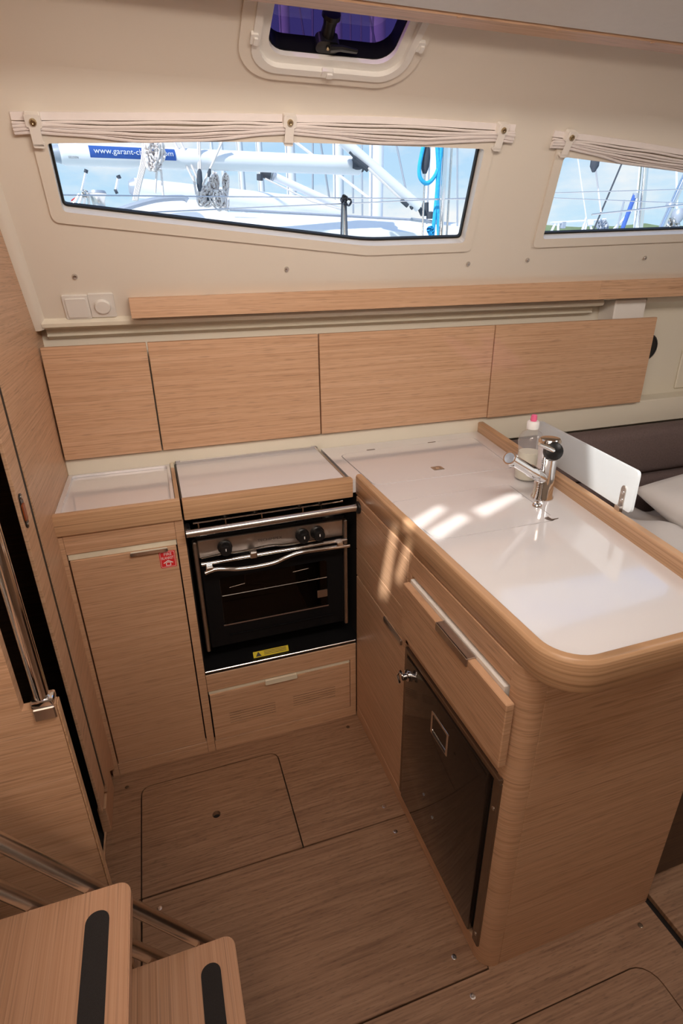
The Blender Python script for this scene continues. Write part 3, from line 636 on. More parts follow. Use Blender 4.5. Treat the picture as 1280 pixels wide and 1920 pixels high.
for v in (-.030, .022, .042): knurl('screw', GF.p(.037, v, sgn * .0069), GF.n * sgn, .0045, 'chrome', hg, .002)

# ---- peninsula cabinet
pc = empty('base_cabinet', (.80, 1.05, 0), 'oak peninsula cabinet with drawer, side door and large plain end panel', 'cabinet')
X0 = .5405
box('end_panel', (.588, 1.040), (.622, .640), (.0, .896), 'oak', pc, .001)
cpx, cpy, cr_ = .5805, .662, .040
post = [(cpx + .006, cpy - cr_)] + [(cpx + cr_ * math.cos(math.radians(a)), cpy + cr_ * math.sin(math.radians(a))) for a in range(270, 179, -10)] + [(X0, .664), (.575, .664), (cpx + .006, .640)]
prism('corner_post', post, XY, 0, .896, 'oak', pc, smooth=True)
def face(name, ya, yb, za, zb, mat, parent, xa=X0, xb=.558, bev=.001): return box(name, (xa, xb), (ya, yb), (za, zb), mat, parent, bev)
face('rail', .6645, 1.1105, .838, .8965, 'oak', pc); face('rail', 1.111, 1.503, .869, .8965, 'oak', pc)
face('false_front', 1.114, 1.503, .712, .866, 'oak', pc); face('false_front', 1.114, 1.503, .614, .709, 'oak', pc)
dd = face('door', 1.114, 1.503, .052, .608, 'oak', pc)
face('handle', 1.130, 1.255, .592, .6095, 'brushed', dd, X0 - .006, X0 - .0003, .002)
face('rail', .6645, 1.503, 0, .050, 'oak', pc); face('stile', 1.0925, 1.1105, .615, .8375, 'oak', pc)
face('rail', .6645, 1.1105, .616, .660, 'oak', pc)
box('carcass', (.562, 1.02), (.645, 1.50), (.01, .61), 'void', pc, 0)
mk('back_panel', [(x, y, z) for z in (0, .904) for x, y in ((1.022, .645), (1.040, .642), (xi(1.85) + .02, 1.85), (xi(1.85), 1.85))], [[0, 1, 2, 3], [4, 5, 6, 7], [0, 1, 5, 4], [1, 2, 6, 5], [2, 3, 7, 6], [3, 0, 4, 7]], 'oak', pc)
dwr = empty('drawer', (.52, .86, .66), 'oak drawer in the peninsula, pulled slightly open', 'drawer')
df = box('front', (.516, .534), (.636, 1.088), (.667, .823), 'oak', dwr, .002)
box('drawer_box', (.5345, .95), (.672, 1.085), (.675, .831), 'white_plastic', dwr, .001)
box('handle', (.511, .536), (.770, .905), (.8235, .8265), 'brushed', df, .001); box('handle', (.5115, .5155), (.770, .905), (.806, .8265), 'brushed', df, .001)

# ---- fridge
fr = empty('fridge', (.56, .87, .05), 'built-in fridge with dark glossy door under the drawer', 'fridge')
fd = box('door', (.532, .556), (.684, 1.084), (.062, .594), 'fridge_glass', fr, .003, 2)
box('gasket', (.545, .5575), (.672, .6835), (.062, .597), 'rubber', fr, .001)
box('gasket', (.545, .5575), (1.0845, 1.094), (.055, .597), 'rubber', fr, .001)
fs_ = box('frame', (.537, .5575), (.6475, .6715), (.053, .600), 'fridge_frame', fr, .002)
box('frame', (.533, .5575), (.6475, 1.096), (.6005, .6145), 'fridge_frame', fr, .002)
box('frame', (.5395, .5575), (1.0945, 1.110), (.053, .600), 'fridge_frame', fr, .001)
for z in (.09, .52): knurl('screw', (.537, .659, z), (-1, 0, 0), .005, 'steel', fs_, .002)
bf = FX(.532)
bd = prism('badge', rrect(-.928, -.842, .475, .545, .004), bf, 0, .0012, 'chrome', fd, holes=[rrect(-.920, -.850, .489, .538, .003)])
prism('badge_strip', rrect(-.918, -.852, .478, .487, .001), bf, .0012, .0018, 'dark_ink', fd)
lathe('lock', [(.016, 0), (.016, .005), (.010, .008), (.010, .018)], (.532, 1.068, .540), (-1, 0, 0), 'chrome', fd, 16)
multi('key', [tube_geo([(.516, 1.068, .545), (.510, 1.075, .555), (.506, 1.080, .540), (.508, 1.070, .520)], .005, 8, True, .5)], 'chrome', fd)

# ---- switches on the cabin side
for (x0, y0, x1, y1), kind in (((122, 555, 172, 597), 0), ((172, 553, 217, 592), 1)):
    a0, b1 = wp(x0 + 2, y0); a1, b0 = wp(x1 - 5, y1); a1 -= .003
    w = min(a1 - a0, .062); cx = (a0 + a1) / 2; cy = (b0 + b1) / 2 + .004
    t = empty('wall_switch', WALL.p(cx, cy), ('cream rocker switch plate left of the dimmer' if not kind else 'cream dimmer switch with a round knob beside the oak strip'), 'switch')
    h = .034
    prism('plate', rrect(cx - h, cx + h, cy - h - .004, cy + h + .004, .004), WALL, .0003, .007, 'white_plastic', t, smooth=True)
    if kind == 0: prism('rocker', rrect(cx - .027, cx + .027, cy - .030, cy + .030, .003), WALL, .007, .011, 'white_plastic', t, smooth=True)
    else: lathe('knob', [(.022, 0), (.022, .006), (.020, .009), (.0001, .0095)], WALL.p(cx, cy, .0072), WALL.n, 'white_plastic', t, 24)

# ================================================================== CURTAINS rolled up above the windows
def curtain(label, pts, straps, ends):
    """pts: pixel path of the bundle's middle on the cabin side"""
    uv = [wp(*p) for p in pts]; path = smoothpath([(a, b, 0) for a, b in uv], 8); L = len(path)
    t = empty('curtain', WALL.p(path[L // 2].x, path[L // 2].y, .01), label, 'curtain', 'gathered curtains above the windows')
    su = [wp(*s) for s in straps]
    def pinch(u): return min([1] + [.45 + .55 * min(1, abs(u - s[0]) / .22) for s in su])
    # flat heading band
    vs = []; fs = []
    for i, p in enumerate(path):
        for dv, n in ((.014, .001), (.030, .001), (.030, .004), (.016, .008)): vs.append(WALL.p(p.x, p.y + dv, n))
    for i in range(L - 1):
        for k in range(4): a = i * 4 + k; b = i * 4 + (k + 1) % 4; fs.append([a, b, b + 4, a + 4])
    fs += [[0, 1, 2, 3], list(range((L - 1) * 4, L * 4))]
    mk('heading', vs, fs, 'curtain', t, True)
    # each fold of the gathered cloth hangs a little lower between the straps
    for k in range(6):
        g = []
        for i, p in enumerate(path):
            q = pinch(p.x); sag = (1 - q) * 0
            v = p.y + (.012 - k * .0072 * q) - .001 * math.sin(i * .9 + k); n = .009 + .004 * (k % 2) + .006 * q * math.sin(math.pi * (k + .5) / 6)
            g.append(WALL.p(p.x, v, n))
        v, f = tube_geo(g, .0042, 6, True, .75); mk('fold', v, f, 'curtain', t, True)
    for (a, b) in su:
        s = prism('strap', rrect(a - .011, a + .011, b - .048, b + .014, .003), WALL, .022, .0235, 'strap', t)
        prism('strap_end', rrect(a - .011, a + .011, b - .052, b - .044, .003), WALL, .004, .0235, 'strap', s)
        prism('strap_top', rrect(a - .016, a + .016, b - .012, b + .014, .004), WALL, .006, .0225, 'strap', s)
        knurl('press_stud', WALL.p(a, b, .0236), WALL.n, .0075, 'brass', s, .006)
curtain('long gathered curtain above the wide window over the stove', [(26, 238), (200, 238), (400, 238), (540, 240), (740, 244), (958, 256)], [(62, 220), (540, 222), (937, 237)], 0)
c2a = wp(1030, 268); c2b = wp(1280, 303)
curtain('gathered curtain above the right-hand window, running out of the picture', [(1030, 266), (1150, 281), (1280, 301), (1400, 321), (1500, 338)], [(1064, 251), (1490, 320)], 0)

# ================================================================== LEFT SIDE: ladder, box panel, handrail
PY = .88
ep = struct(prism('wall_box', [(-1.4, 0), (-.252, 0), (-.252, .848), (-.306, .848), (-.302, 2.10), (-1.4, 2.10)], Fr((0, PY, 0), (1, 0, 0), (0, 0, 1)), -.02, 0, 'oak'), 'oak side of the engine box behind the companionway ladder')
box('edge_strip', (-.2515, -.2485), (PY + .0005, PY + .02), (0.0, .848), 'oak_edge', ep, .001)
hr = empty('handrail', (-.268, PY + .01, .85), 'polished steel grab rail rising from the oak box beside the doorway', 'handrail')
multi('tube', [tube_geo([(-.272, PY + .010, .860), (-.272, PY + .011, 1.55), (-.279, PY + .012, 1.95)], .0125, 20)], 'chrome', hr)
box('foot', (-.290, -.2525), (PY - .004, PY + .024), (.8485, .864), 'chrome', hr, .003, 2)
box('foot', (-.289, -.2535), (PY - .006, PY - .0005), (.822, .8485), 'steel', hr, .002)

ld = empty('companionway_ladder', (-.15, .4, 0), 'oak companionway steps with black grip strips on steel stringers', 'ladder')
def tread(nose, z, ya=-.05, yb=.75, depth=.24):
    fr_ = Fr((0, 0, z), (1, 0, 0), (0, 1, 0))
    t = prism('tread', rrect(nose - depth, nose, ya, yb, .022, 5), fr_, -.026, -.002, 'oak_step', ld, smooth=True)
    prism('tread_top', rrect(nose - depth + .002, nose - .002, ya + .002, yb - .002, .020, 5), fr_, -.002, 0, 'oak_step', t)
    prism('grip_strip', rrect(nose - .073, nose - .034, ya + .04, yb - .042, .0185, 6), fr_, 0, .0016, 'grip', t)
tread(-.0105, .258); tread(-.1755, .522)
tread(-.350, .80, -.05, .70)
dirv = Vector((.165, 0, -.264)).normalized()
def stringer(x, z, ytube, t0=-.66, t1=.42):
    o = Vector((x, ytube, z)); multi('stringer', [tube_geo([o + dirv * t0, o + dirv * t1], .0165, 14, True, .62)], 'steel', ld)
for yy, te in ((.7655, .25), (-.0655, .44)):
    stringer(-.180, .405, yy, -.66, te); stringer(-.275, .405, yy, -.66, te)

# dark locker fronts glimpsed through the doorway
af = empty('aft_berth', (-.9, 1.5, 0), 'dark berth front glimpsed through the doorway on the left', 'berth')
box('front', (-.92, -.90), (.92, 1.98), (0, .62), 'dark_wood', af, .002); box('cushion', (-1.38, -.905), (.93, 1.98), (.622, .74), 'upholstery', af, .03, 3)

# ================================================================== RIGHT: settee with bedding
sf = empty('settee', (2.0, 1.3, 0), 'dark brown upholstered settee behind the peninsula', 'settee')
box('base', (1.30, XR - .01), (.70, 1.80), (0, .36), 'dark_wood', sf, .003)
box('base_front', (1.062, 1.30), (.668, .70), (0, .40), 'dark_wood', sf, .003)
def cushion(name, xr, yr, zr, mat, parent, r=.04, puff=.012, nx=14, ny=8):
    bm = bmesh.new(); bmesh.ops.create_cube(bm, size=1)
    for v in bm.verts: v.co = Vector(((xr[0] + xr[1]) / 2 + v.co.x * (xr[1] - xr[0]), (yr[0] + yr[1]) / 2 + v.co.y * (yr[1] - yr[0]), (zr[0] + zr[1]) / 2 + v.co.z * (zr[1] - zr[0])))
    bmesh.ops.bevel(bm, geom=bm.edges[:], offset=r, segments=4, affect='EDGES', profile=.5)
    vs = [v.co.copy() for v in bm.verts]; bm.verts.index_update(); fs = [[v.index for v in f.verts] for f in bm.faces]; bm.free()
    return mk(name, vs, fs, mat, parent, 'all')
cushion('seat_cushion', (1.31, XR - .02), (.72, 1.70), (.362, .47), 'upholstery', sf)
cushion('back_cushion', (1.20, XR - .02), (1.745, 1.855), (.70, .905), 'upholstery', sf, .035)
cushion('back_cushion', (1.20, XR - .02), (1.73, 1.85), (.44, .697), 'upholstery', sf, .03)
# crumpled white bedding
def cloth(name, x0, x1, y0, y1, zf, mat, nx=40, ny=30, parent=None, thick=.02):
    vs = []; fs = []
    for s in (0, 1):
        for j in range(ny + 1):
            for i in range(nx + 1):
                x = x0 + (x1 - x0) * i / nx; y = y0 + (y1 - y0) * j / ny; vs.append((x, y, zf(x, y) - s * thick))
    W = nx + 1; K = W * (ny + 1)
    for j in range(ny):
        for i in range(nx): a = j * W + i; fs.append([a, a + 1, a + W + 1, a + W]); fs.append([K + a, K + a + W, K + a + W + 1, K + a + 1])
    for i in range(nx): fs.append([i, K + i, K + i + 1, i + 1]); a = ny * W + i; fs.append([a, a + 1, K + a + 1, K + a])
    for j in range(ny): a = j * W; fs.append([a, a + W, K + a + W, K + a]); b = j * W + nx; fs.append([b, K + b, K + b + W, b + W])
    return mk(name, vs, fs, mat, parent, 'all')
def duvet(x, y): return .565 + .02 * math.sin(9 * x + 3 * y) + .012 * math.sin(23 * y - 7 * x) + .010 * math.sin(31 * x + 11 * y) + .04 * max(0, 1 - ((x - 1.7) ** 2 + (y - 1.2) ** 2) / .3)
tag(cloth('duvet', 1.34, 3.0, .76, 1.70, duvet, 'linen', 60, 44, None, .06), 'rumpled white duvet lying on the settee', 'duvet')
def pillow(x0, x1, y0, y1, z, label, rot=0, h=.10, tilt=.5):
    vs = []; fs = []; nu, nv = 22, 16; cx, cy = (x0 + x1) / 2, (y0 + y1) / 2
    for s in (1, -1):
        for j in range(nv + 1):
            for i in range(nu + 1):
                u = -1 + 2 * i / nu; v = -1 + 2 * j / nv; prof = ((1 - u ** 4) * (1 - v ** 4)) ** .5
                w = 1 + .06 * (abs(u) * abs(v)); dx = u * w * (x1 - x0) / 2; dy = v * w * (y1 - y0) / 2
                hz = s * h * .5 * prof * (1 + .10 * math.sin(5 * u + 2 * v) + .08 * math.sin(7 * v))
                vs.append((cx + dx * math.cos(rot) - dy * math.sin(rot), cy + dx * math.sin(rot) + dy * math.cos(rot) - hz * tilt * .5, z + hz + tilt * (dy + (y1 - y0) / 2)))
    W = nu + 1; K = W * (nv + 1)
    for j in range(nv):
        for i in range(nu): a = j * W + i; fs.append([a, a + 1, a + W + 1, a + W]); fs.append([K + a, K + a + W, K + a + W + 1, K + a + 1])
    o = mk('pillow', vs, fs, 'linen', None, 'all')
    me = o.data; bm = bmesh.new(); bm.from_mesh(me); bmesh.ops.remove_doubles(bm, verts=bm.verts, dist=.0006); bmesh.ops.recalc_face_normals(bm, faces=bm.faces); bm.to_mesh(me); bm.free()
    return tag(o, label, 'pillow')
pillow(1.80, 2.44, 1.24, 1.64, .60, 'plump white pillow leaning on the dark settee back', .12, .13, .28)

# ================================================================== OUTSIDE: our side deck, neighbouring yachts, shore
tag(box('sea', (-400, 400), (6, 600), (-1.2, -1.0), 'water', bev=0), 'grey-green harbour water', None, None, 'structure')
tag(box('side_deck', (-3, 6), (2.05, 3.05), (.95, 1.10), 'hull_white', bev=.01), 'white side deck of the boat under the windows', None, None, 'structure')
def hillrow(Y, x0, x1, h):
    vs = []; fs = []; n = 90
    for i in range(n + 1):
        x = x0 + (x1 - x0) * i / n; z = h * (.90 + .03 * math.sin(i * .7) + .025 * math.sin(i * 2.3 + 1) + .03 * random.random())
        vs += [(x, Y, -1.1), (x, Y + 4, z * .8), (x, Y + 12, z), (x, Y + 30, -1.1)]
    for i in range(n):
        for k in range(3): a = i * 4 + k; fs.append([a, a + 1, a + 5, a + 4])
        fs.append([i * 4 + 3, i * 4, i * 4 + 4, i * 4 + 7])
    return mk('shore', vs, fs, 'hill', None, True)
tag(hillrow(320, -300, 900, 27), 'low green shoreline beyond the masts', None, None, 'structure')

def ext_tube(name, pts, r, mat, label, cat, group=None, seg=10, sm=0, parent=None):
    P = [at(x, y, Y) for x, y, Y in pts]
    if sm: P = smoothpath(P, sm)
    o = tube(name, P, r, mat, parent, seg)
    if parent is None: tag(o, label, cat, group)
    return o
def px(Y): return Y / 1120.0                   # metres per picture pixel at depth Y (near the picture centre)
# --- masts of the other boats (straight up from their decks)
def mast(x, y, Y, wpx, label, top=9.0, mat='spar'):
    P = at(x, y, Y); r = wpx * px(Y) / 2
    t = empty('mast', (P.x, Y, .2), label, 'mast', 'masts of the boats in the harbour')
    tube('spar', [(P.x, Y, .2), (P.x, Y, P.z + top)], r, mat, t, 12, 1.3); 
    tube('track', [(P.x - r * 1.05, Y - r * .6, .4), (P.x - r * 1.05, Y - r * .6, P.z + top)], r * .14, 'spar_grey', t, 6)
    for k, h in enumerate((6.6,)): tube('spreader', [(P.x - .9, Y + .1, P.z + h), (P.x, Y, P.z + h - .05), (P.x + .9, Y + .1, P.z + h)], r * .25, mat, t, 6)
mast(705, 330, 9.0, 22, 'thick white mast behind the lower end of the steep white strut', 10)
mast(634, 320, 13, 16, 'double-edged white mast behind the forward end of the long boom', 10)
mast(545, 320, 14.2, 14, 'white mast left of the double-edged one, rising behind the long boom', 10)
mast(488, 320, 15, 9, 'leaning thin white mast behind the black-ended strut', 8)
mast(452, 320, 18, 9, 'slender white mast right of the hanging sheet tackle', 8)
mast(418, 320, 19.5, 6, 'thin white mast between the sheets and the slender mast', 8)
mast(398, 300, 22, 5, 'thinnest far mast behind the white sheets', 8)
mast(812, 330, 6.2, 26, 'broad white mast behind the blue rope', 9)
# --- long boom with the blue banner
B0 = at(112, 289, 5.2); B1 = at(672, 311, 5.6)
bm_ = empty('boom', (B0 + B1) / 2, 'long white boom with a blue lettered banner across the window', 'boom', None)
bd_ = (B1 - B0).normalized(); br = .072
tube('spar', [B0, B0 + bd_ * .02, B1], [br * .86, br, br * 1.04], 'spar', bm_, 22)
tube('end_cap', [B0 - bd_ * .07, B0 - bd_ * .03, B0], [br * .55, br * .75, br * .86], 'spar_grey', bm_, 14)
tube('gooseneck', [B1, B1 + bd_ * .04], [br * .7, br * .7], 'rope_dark', bm_, 10)
BF = Fr(B0, bd_, Vector((0, 0, 1)) - bd_ * bd_.z)
nf = BF.n if BF.n.y < 0 else -BF.n
def wrap(name, u0, u1, z0, z1, mat, parent, r=br * 1.03, nu=8, nz=8):
    vs = []; fs = []
    for s in (1.0, 1.012):
        for j in range(nz + 1):
            zz = z0 + (z1 - z0) * j / nz; dn = math.sqrt(max(0, (r * s) ** 2 - zz ** 2))
            for i in range(nu + 1): vs.append(BF.o + BF.u * (u0 + (u1 - u0) * i / nu) + BF.v * zz + nf * dn)
    W = nu + 1; K = W * (nz + 1)
    for b in (0, K):
        for j in range(nz):
            for i in range(nu): a = b + j * W + i; fs.append([a, a + 1, a + W + 1, a + W])
    return mk(name, vs, fs, mat, parent, True)
def bu(x, y): d_ = at(x, y, (B0.y + B1.y) / 2 - .14) - B0; return d_.dot(bd_)
u0, u1 = bu(166, 292), bu(330, 296)
bn = wrap('banner', u0, u1, -.024, .056, 'banner', bm_)
TF = Fr(BF.o + nf * (br * 1.10), BF.u, BF.v)
text('lettering', 'www.garant-charter.com', TF, u0 + .03, -.008, .048, 'white_ink', bn, width=(u1 - u0) - .05)
text('lettering', 'SELDEN', TF, bu(126, 298), -.035, .014, 'dark_ink', bm_)
# --- second boom behind and the sail cover on the coachroof
C0 = at(252, 352, 7.6); C1 = at(640, 395, 7.9)
b2 = empty('boom', (C0 + C1) / 2, 'lower white boom lying behind the rope coils', 'boom', None)
tube('spar', [C0, C1], [.10, .12], 'spar', b2, 14); tube('end_cap', [C0 - (C1 - C0).normalized() * .06, C0], [.06, .1], 'spar_grey', b2, 12)
# --- neighbouring yacht: coachroof, spray hood line, grab rail
ny_ = empty('yacht', at(450, 420, 6.6), 'white coachroof of the yacht moored alongside', 'boat', None)
def roofz(pts, Y0, Y1, name, mat, drop=1.2, parent=None):
    vs = []; fs = []; n = len(pts)
    for Y, k in ((Y0, .0), (Y0 + .08, .03), (Y1 - .3, .10), (Y1, .0)):
        for x, y in pts: P = at(x, y, Y0); vs.append((P.x, Y, P.z + k))
    for x, y in pts: P = at(x, y, Y0); vs.append((P.x, Y0 - .12, P.z - drop))
    for x, y in pts: P = at(x, y, Y0); vs.append((P.x, Y1, P.z - drop))
    rows = [4, 0, 1, 2, 3, 5]
    for a, b in zip(rows[:-1], rows[1:]):
        for i in range(n - 1): fs.append([a * n + i, a * n + i + 1, b * n + i + 1, b * n + i])
    fs += [[r * n for r in rows], [r * n + n - 1 for r in rows]]
    return mk(name, vs, fs, mat, parent or ny_, True)
roofz([(60, 436), (180, 412), (270, 388), (330, 378), (380, 380), (430, 402), (560, 408), (700, 412), (830, 420), (900, 424), (1010, 462)], 6.3, 8.4, 'coachroof', 'hull_white')
roofz([(60, 470), (190, 440), (420, 428), (700, 432), (940, 446), (1020, 480)], 5.7, 6.18, 'side_deck', 'hull_white', 3.3)
ext = [at(190, 408, 6.2), at(230, 392, 6.2), at(290, 375, 6.2), at(340, 371, 6.2), at(352, 376, 6.2)]
tube('hood_edge', smoothpath(ext, 5), .025, 'spar_grey', ny_, 8)
tube('grab_rail', smoothpath([at(452, 430, 5.9), at(470, 425, 5.9), at(560, 424, 5.9), at(655, 423, 5.9), at(672, 430, 5.9)], 5), .014, 'steel', ny_, 8)
tube('grab_rail_post', [at(558, 425, 5.9), at(558, 437, 5.9)], .012, 'steel', ny_, 8)
tube('deck_track', [at(430, 393, 6.25), at(830, 415, 6.25)], .014, 'spar_grey', ny_, 6)
# --- kicker struts
k1 = empty('boom_strut', at(560, 350, 6.0), 'white telescopic strut with a black end below the boom', 'strut', 'boom struts')
tube('tube', [at(512, 330, 6.0), at(640, 388, 6.0)], .036, 'spar', k1, 12); tube('end', [at(489, 322, 6.0), at(507, 328, 6.0)], .045, 'rope_dark', k1, 10)
tube('collar', [at(510, 329, 6.0), at(514, 331, 6.0)], .046, 'spar_grey', k1, 10); tube('pin', [at(487, 327, 5.96), at(487, 338, 5.96)], .03, 'rope_dark', k1, 8)
tube('cord', [at(497, 335, 5.95), at(585, 378, 5.95), at(640, 392, 5.95)], .008, 'rope_white', k1, 6)
k2 = empty('boom_strut', at(720, 330, 5.4), 'steep white strut running down to the mast foot, black fittings', 'strut', 'boom struts')
tube('tube', [at(640, 262, 5.4), at(785, 388, 5.4)], .048, 'spar', k2, 12)
tube('fitting', [at(662, 296, 5.35), at(690, 318, 5.35)], .024, 'rope_dark', k2, 8); tube('fitting', [at(752, 375, 5.3), at(764, 386, 5.3)], .02, 'rope_dark', k2, 8)
tube('cord', [at(690, 315, 5.33), at(758, 380, 5.33)], .010, 'rope_white', k2, 6); tube('cord', [at(655, 285, 5.33), at(665, 296, 5.33)], .01, 'rope_dark', k2, 6)
tube('foot', [at(770, 390, 5.4), at(781, 380, 5.4), at(792, 403, 5.4)], .022, 'rope_dark', k2, 8); tube('bracket', [at(797, 380, 5.45), at(797, 405, 5.45)], .035, 'rope_dark', k2, 8)
tube('deck_plate', [at(770, 411, 5.42), at(830, 419, 5.42)], .016, 'spar_grey', k2, 8)
for xx in (806, 824): lathe('turning_block', [(.035, 0), (.035, .05), (.02, .06)], at(xx, 410, 5.42), (0, 0, 1), 'rope_dark', k2, 12)
for xx, yy in ((671, 318),): lathe('sheave', [(.02, 0), (.05, .01), (.05, .10), (.02, .11)], at(xx, yy, 5.5), (0, 0, 1), 'rope_dark', k2, 10)

# --- ropes
def coil(name, cx, cy, Y, w, h, n, r, mat, label, seed, lean=0, parent=None):
    rnd = random.Random(seed); g = []
    for k in range(n):
        a0 = rnd.uniform(0, 6.28); ww = w * rnd.uniform(.3, 1); hh = h * rnd.uniform(.5, 1.05); ox = rnd.uniform(-.5, .5) * w; oy = rnd.uniform(-.25, .25) * h; P = []
        for i in range(19):
            t = 2 * math.pi * i / 18; xx = ww * math.sin(t) * (.55 + .45 * (1 - math.cos(t)) / 2); yy = -hh * math.cos(t)
            q = at(cx + ox + xx + lean * yy, cy + oy - yy, Y + rnd.uniform(-.04, .04)); P.append(q)
        g.append(tube_geo(P, r, 6))
    return multi(name, g, mat, parent)
rc = empty('rope_coil', at(290, 290, 5.10), 'bundled white rope coil hanging over the banner', 'rope', None)
coil('loops', 290, 288, 5.10, 17, 29, 20, .0085, 'rope_white', None, 1, 0, rc)
coil('loops', 286, 308, 5.08, 9, 16, 3, .010, 'rope_white', None, 2, 0, rc)
multi('strands', [tube_geo(smoothpath([at(268 + k * 4, 262, 5.10), at(266 + k * 3, 300, 5.10), at(256 + k * 2.5, 345, 5.10), at(250 + k * 2.3, 376, 5.10)], 4), .010, 6) for k in range(4)]
      + [tube_geo([at(294, 318, 5.10), at(291, 362, 5.10)], .009, 6), tube_geo([at(302, 318, 5.10), at(306, 367, 5.10)], .009, 6)], 'rope_white', rc)
sh = empty('sheet_tackle', at(372, 330, 5.3), 'white sheets led through dark blocks below the boom', 'rope', None)
multi('lines', [tube_geo([at(a, b, 5.3), at(c, d_, 5.3)], .010, 6) for a, b, c, d_ in ((325, 262, 366, 344), (337, 262, 372, 338), (371, 262, 373, 330), (374, 262, 376, 325), (418, 262, 380, 348), (362, 330, 368, 365))], 'rope_white', sh)
lathe('block', [(.008, -.08), (.02, -.05), (.024, 0), (.018, .06), (.008, .08)], at(374, 338, 5.25), (.12, 0, 1), 'rope_dark', sh, 12)
lathe('block', [(.008, -.03), (.016, 0), (.008, .03)], at(392, 324, 5.25), (.3, 0, 1), 'rope_dark', sh, 10)
rt = empty('rope_coil', at(400, 372, 5.5), 'tangled heap of white ropes on the coachroof', 'rope', None)
coil('loops', 388, 368, 5.5, 17, 18, 16, .008, 'rope_white', None, 3, .2, rt); coil('loops', 412, 376, 5.45, 17, 18, 14, .008, 'rope_white', None, 4, -.3, rt)
coil('loops', 400, 345, 5.5, 9, 22, 8, .007, 'rope_white', None, 5, 0, rt); coil('loops', 423, 350, 5.5, 6, 22, 8, .007, 'rope_white', None, 6, 0, rt)
tube('winch', [at(396, 368, 5.5), at(396, 378, 5.5)], .045, 'rope_dark', rt, 12)
bl = empty('rope', at(815, 360, 3.0), 'bright blue mooring rope hanging in a loop before the mast', 'rope', None)
BY = 3.0
multi('strands', [tube_geo(smoothpath([at(x, y, BY) for x, y in q], 5), .0105, 8) for q in (
    [(796, 262), (791, 285), (786, 312), (787, 332), (796, 343), (806, 341), (816, 328), (822, 312), (826, 290), (828, 262)], [(818, 262), (821, 310), (819, 360), (815, 400), (811, 440), (809, 470)], [(827, 262), (823, 320), (820, 370), (821, 410), (824, 470)])], 'rope_blue', bl)
coil('knot', 806, 434, BY, 5, 8, 5, .010, 'rope_blue', None, 9, 0, bl)
lathe('block', [(.010, -.07), (.022, -.04), (.025, 0), (.022, .04), (.010, .07)], at(797, 296, 3.02), (0, 0, 1), 'rope_dark', bl, 12)
pq = at(799, 262, 3.02); tube('line', [(pq.x, 3.02, 2.6), (pq.x, 3.02, 1.10)], .005, 'steel', bl, 6)
# --- our own stanchions and lifelines
def stanchion(x, ytop, Y, r, label, mat='steel', lean=0):
    P = at(x, ytop, Y); t = empty('stanchion', (P.x, Y, 1.10), label, 'stanchion', 'stanchions along the side deck')
    tube('post', [(P.x, Y, 1.10), (P.x + lean, Y, P.z)], r, mat, t, 12); lathe('foot', [(r * 2.4, 0), (r * 2.4, .01), (r * 1.4, .03)], (P.x, Y, 1.10), (0, 0, 1), mat, t, 12)
    return t
s1_ = stanchion(645, 372, 2.95, .011, 'short steel stanchion tied with dark rope')
coil('knot', 645, 374, 2.93, 6, 8, 6, .005, 'rope_dark', None, 11, 0, s1_); coil('loop', 656, 381, 2.93, 8, 7, 1, .005, 'rope_dark', None, 12, 0, s1_)
tube('rope_tail', [at(641, 380, 2.92), at(639, 460, 2.92)], .0045, 'rope_dark', s1_, 6); tube('rope_tail', [at(648, 380, 2.92), at(651, 460, 2.92)], .0045, 'rope_dark', s1_, 6)
sx_ = stanchion(839, 200, 2.95, .0125, 'tall polished steel tube right of the blue rope', 'chrome')
stanchion(851, 200, 3.05, .006, 'thin steel rod beside the tall polished tube')
for y0, y1, lab in ((365, 379, 'upper steel lifeline crossing the wide window'), (383, 371, 'lower steel lifeline crossing the wide window')):
    P0, P1 = at(60, 365 if y0 == 365 else 408, 2.97), at(1000, y0 + 10 if y0 == 365 else 366, 2.97)
    tag(tube('lifeline', [P0, P0.lerp(P1, .5), P1], .0032, 'steel', None, 6), lab, 'wire', 'lifelines outside the wide window')
# --- small stern gear of a boat far left
fg = empty('flag', at(143, 378, 7), 'small red, white and blue flag at the far left of the window', 'flag')
for k, m_ in enumerate(('flag_red', 'white_ink', 'flag_blue')):
    a = [at(147 - k * 3, 366 + k * 5, 7), at(134 - k * 3, 374 + k * 5, 7), at(132 - k * 3, 379 + k * 5, 7), at(145 - k * 3, 371 + k * 5, 7)]
    mk('stripe', a + [v + Vector((0, .01, 0)) for v in a], [[0, 1, 2, 3], [4, 5, 6, 7], [0, 1, 5, 4], [1, 2, 6, 5], [2, 3, 7, 6], [3, 0, 4, 7]], m_, fg)
tube('staff', [at(149, 364, 7), at(126, 400, 7)], .012, 'steel', fg, 6)
an = empty('antenna', at(158, 340, 7), 'thin antenna rod on the stern at the left of the window', 'antenna')
tube('rod', [at(161, 322, 7), at(153, 358, 7)], .012, 'spar', an, 6); tube('tip', [at(162, 318, 7), at(160.5, 324, 7)], .02, 'rope_dark', an, 6)
multi('mount', [tube_geo([at(157 + k * 4, 360, 7), at(140 + k * 14, 402, 7)], .015, 6) for k in range(4)], 'steel', an); coil('gear', 160, 364, 7, 6, 5, 4, .014, 'steel', None, 21, 0, an)
an2 = empty('antenna', at(220, 345, 7), 'short thick antenna with a dark tip left of the rope coil', 'antenna')
tube('rod', [at(222, 332, 7), at(217, 357, 7)], .016, 'spar', an2, 6); tube('tip', [at(221, 329, 7), at(224, 335, 7)], .024, 'rope_dark', an2, 6); tube('foot', [at(215, 360, 7), at(220, 358, 7)], .024, 'rope_dark', an2, 6)
wn_ = empty('winch', at(187, 376, 6.6), 'chrome sheet winch on the neighbouring cockpit edge', 'winch')
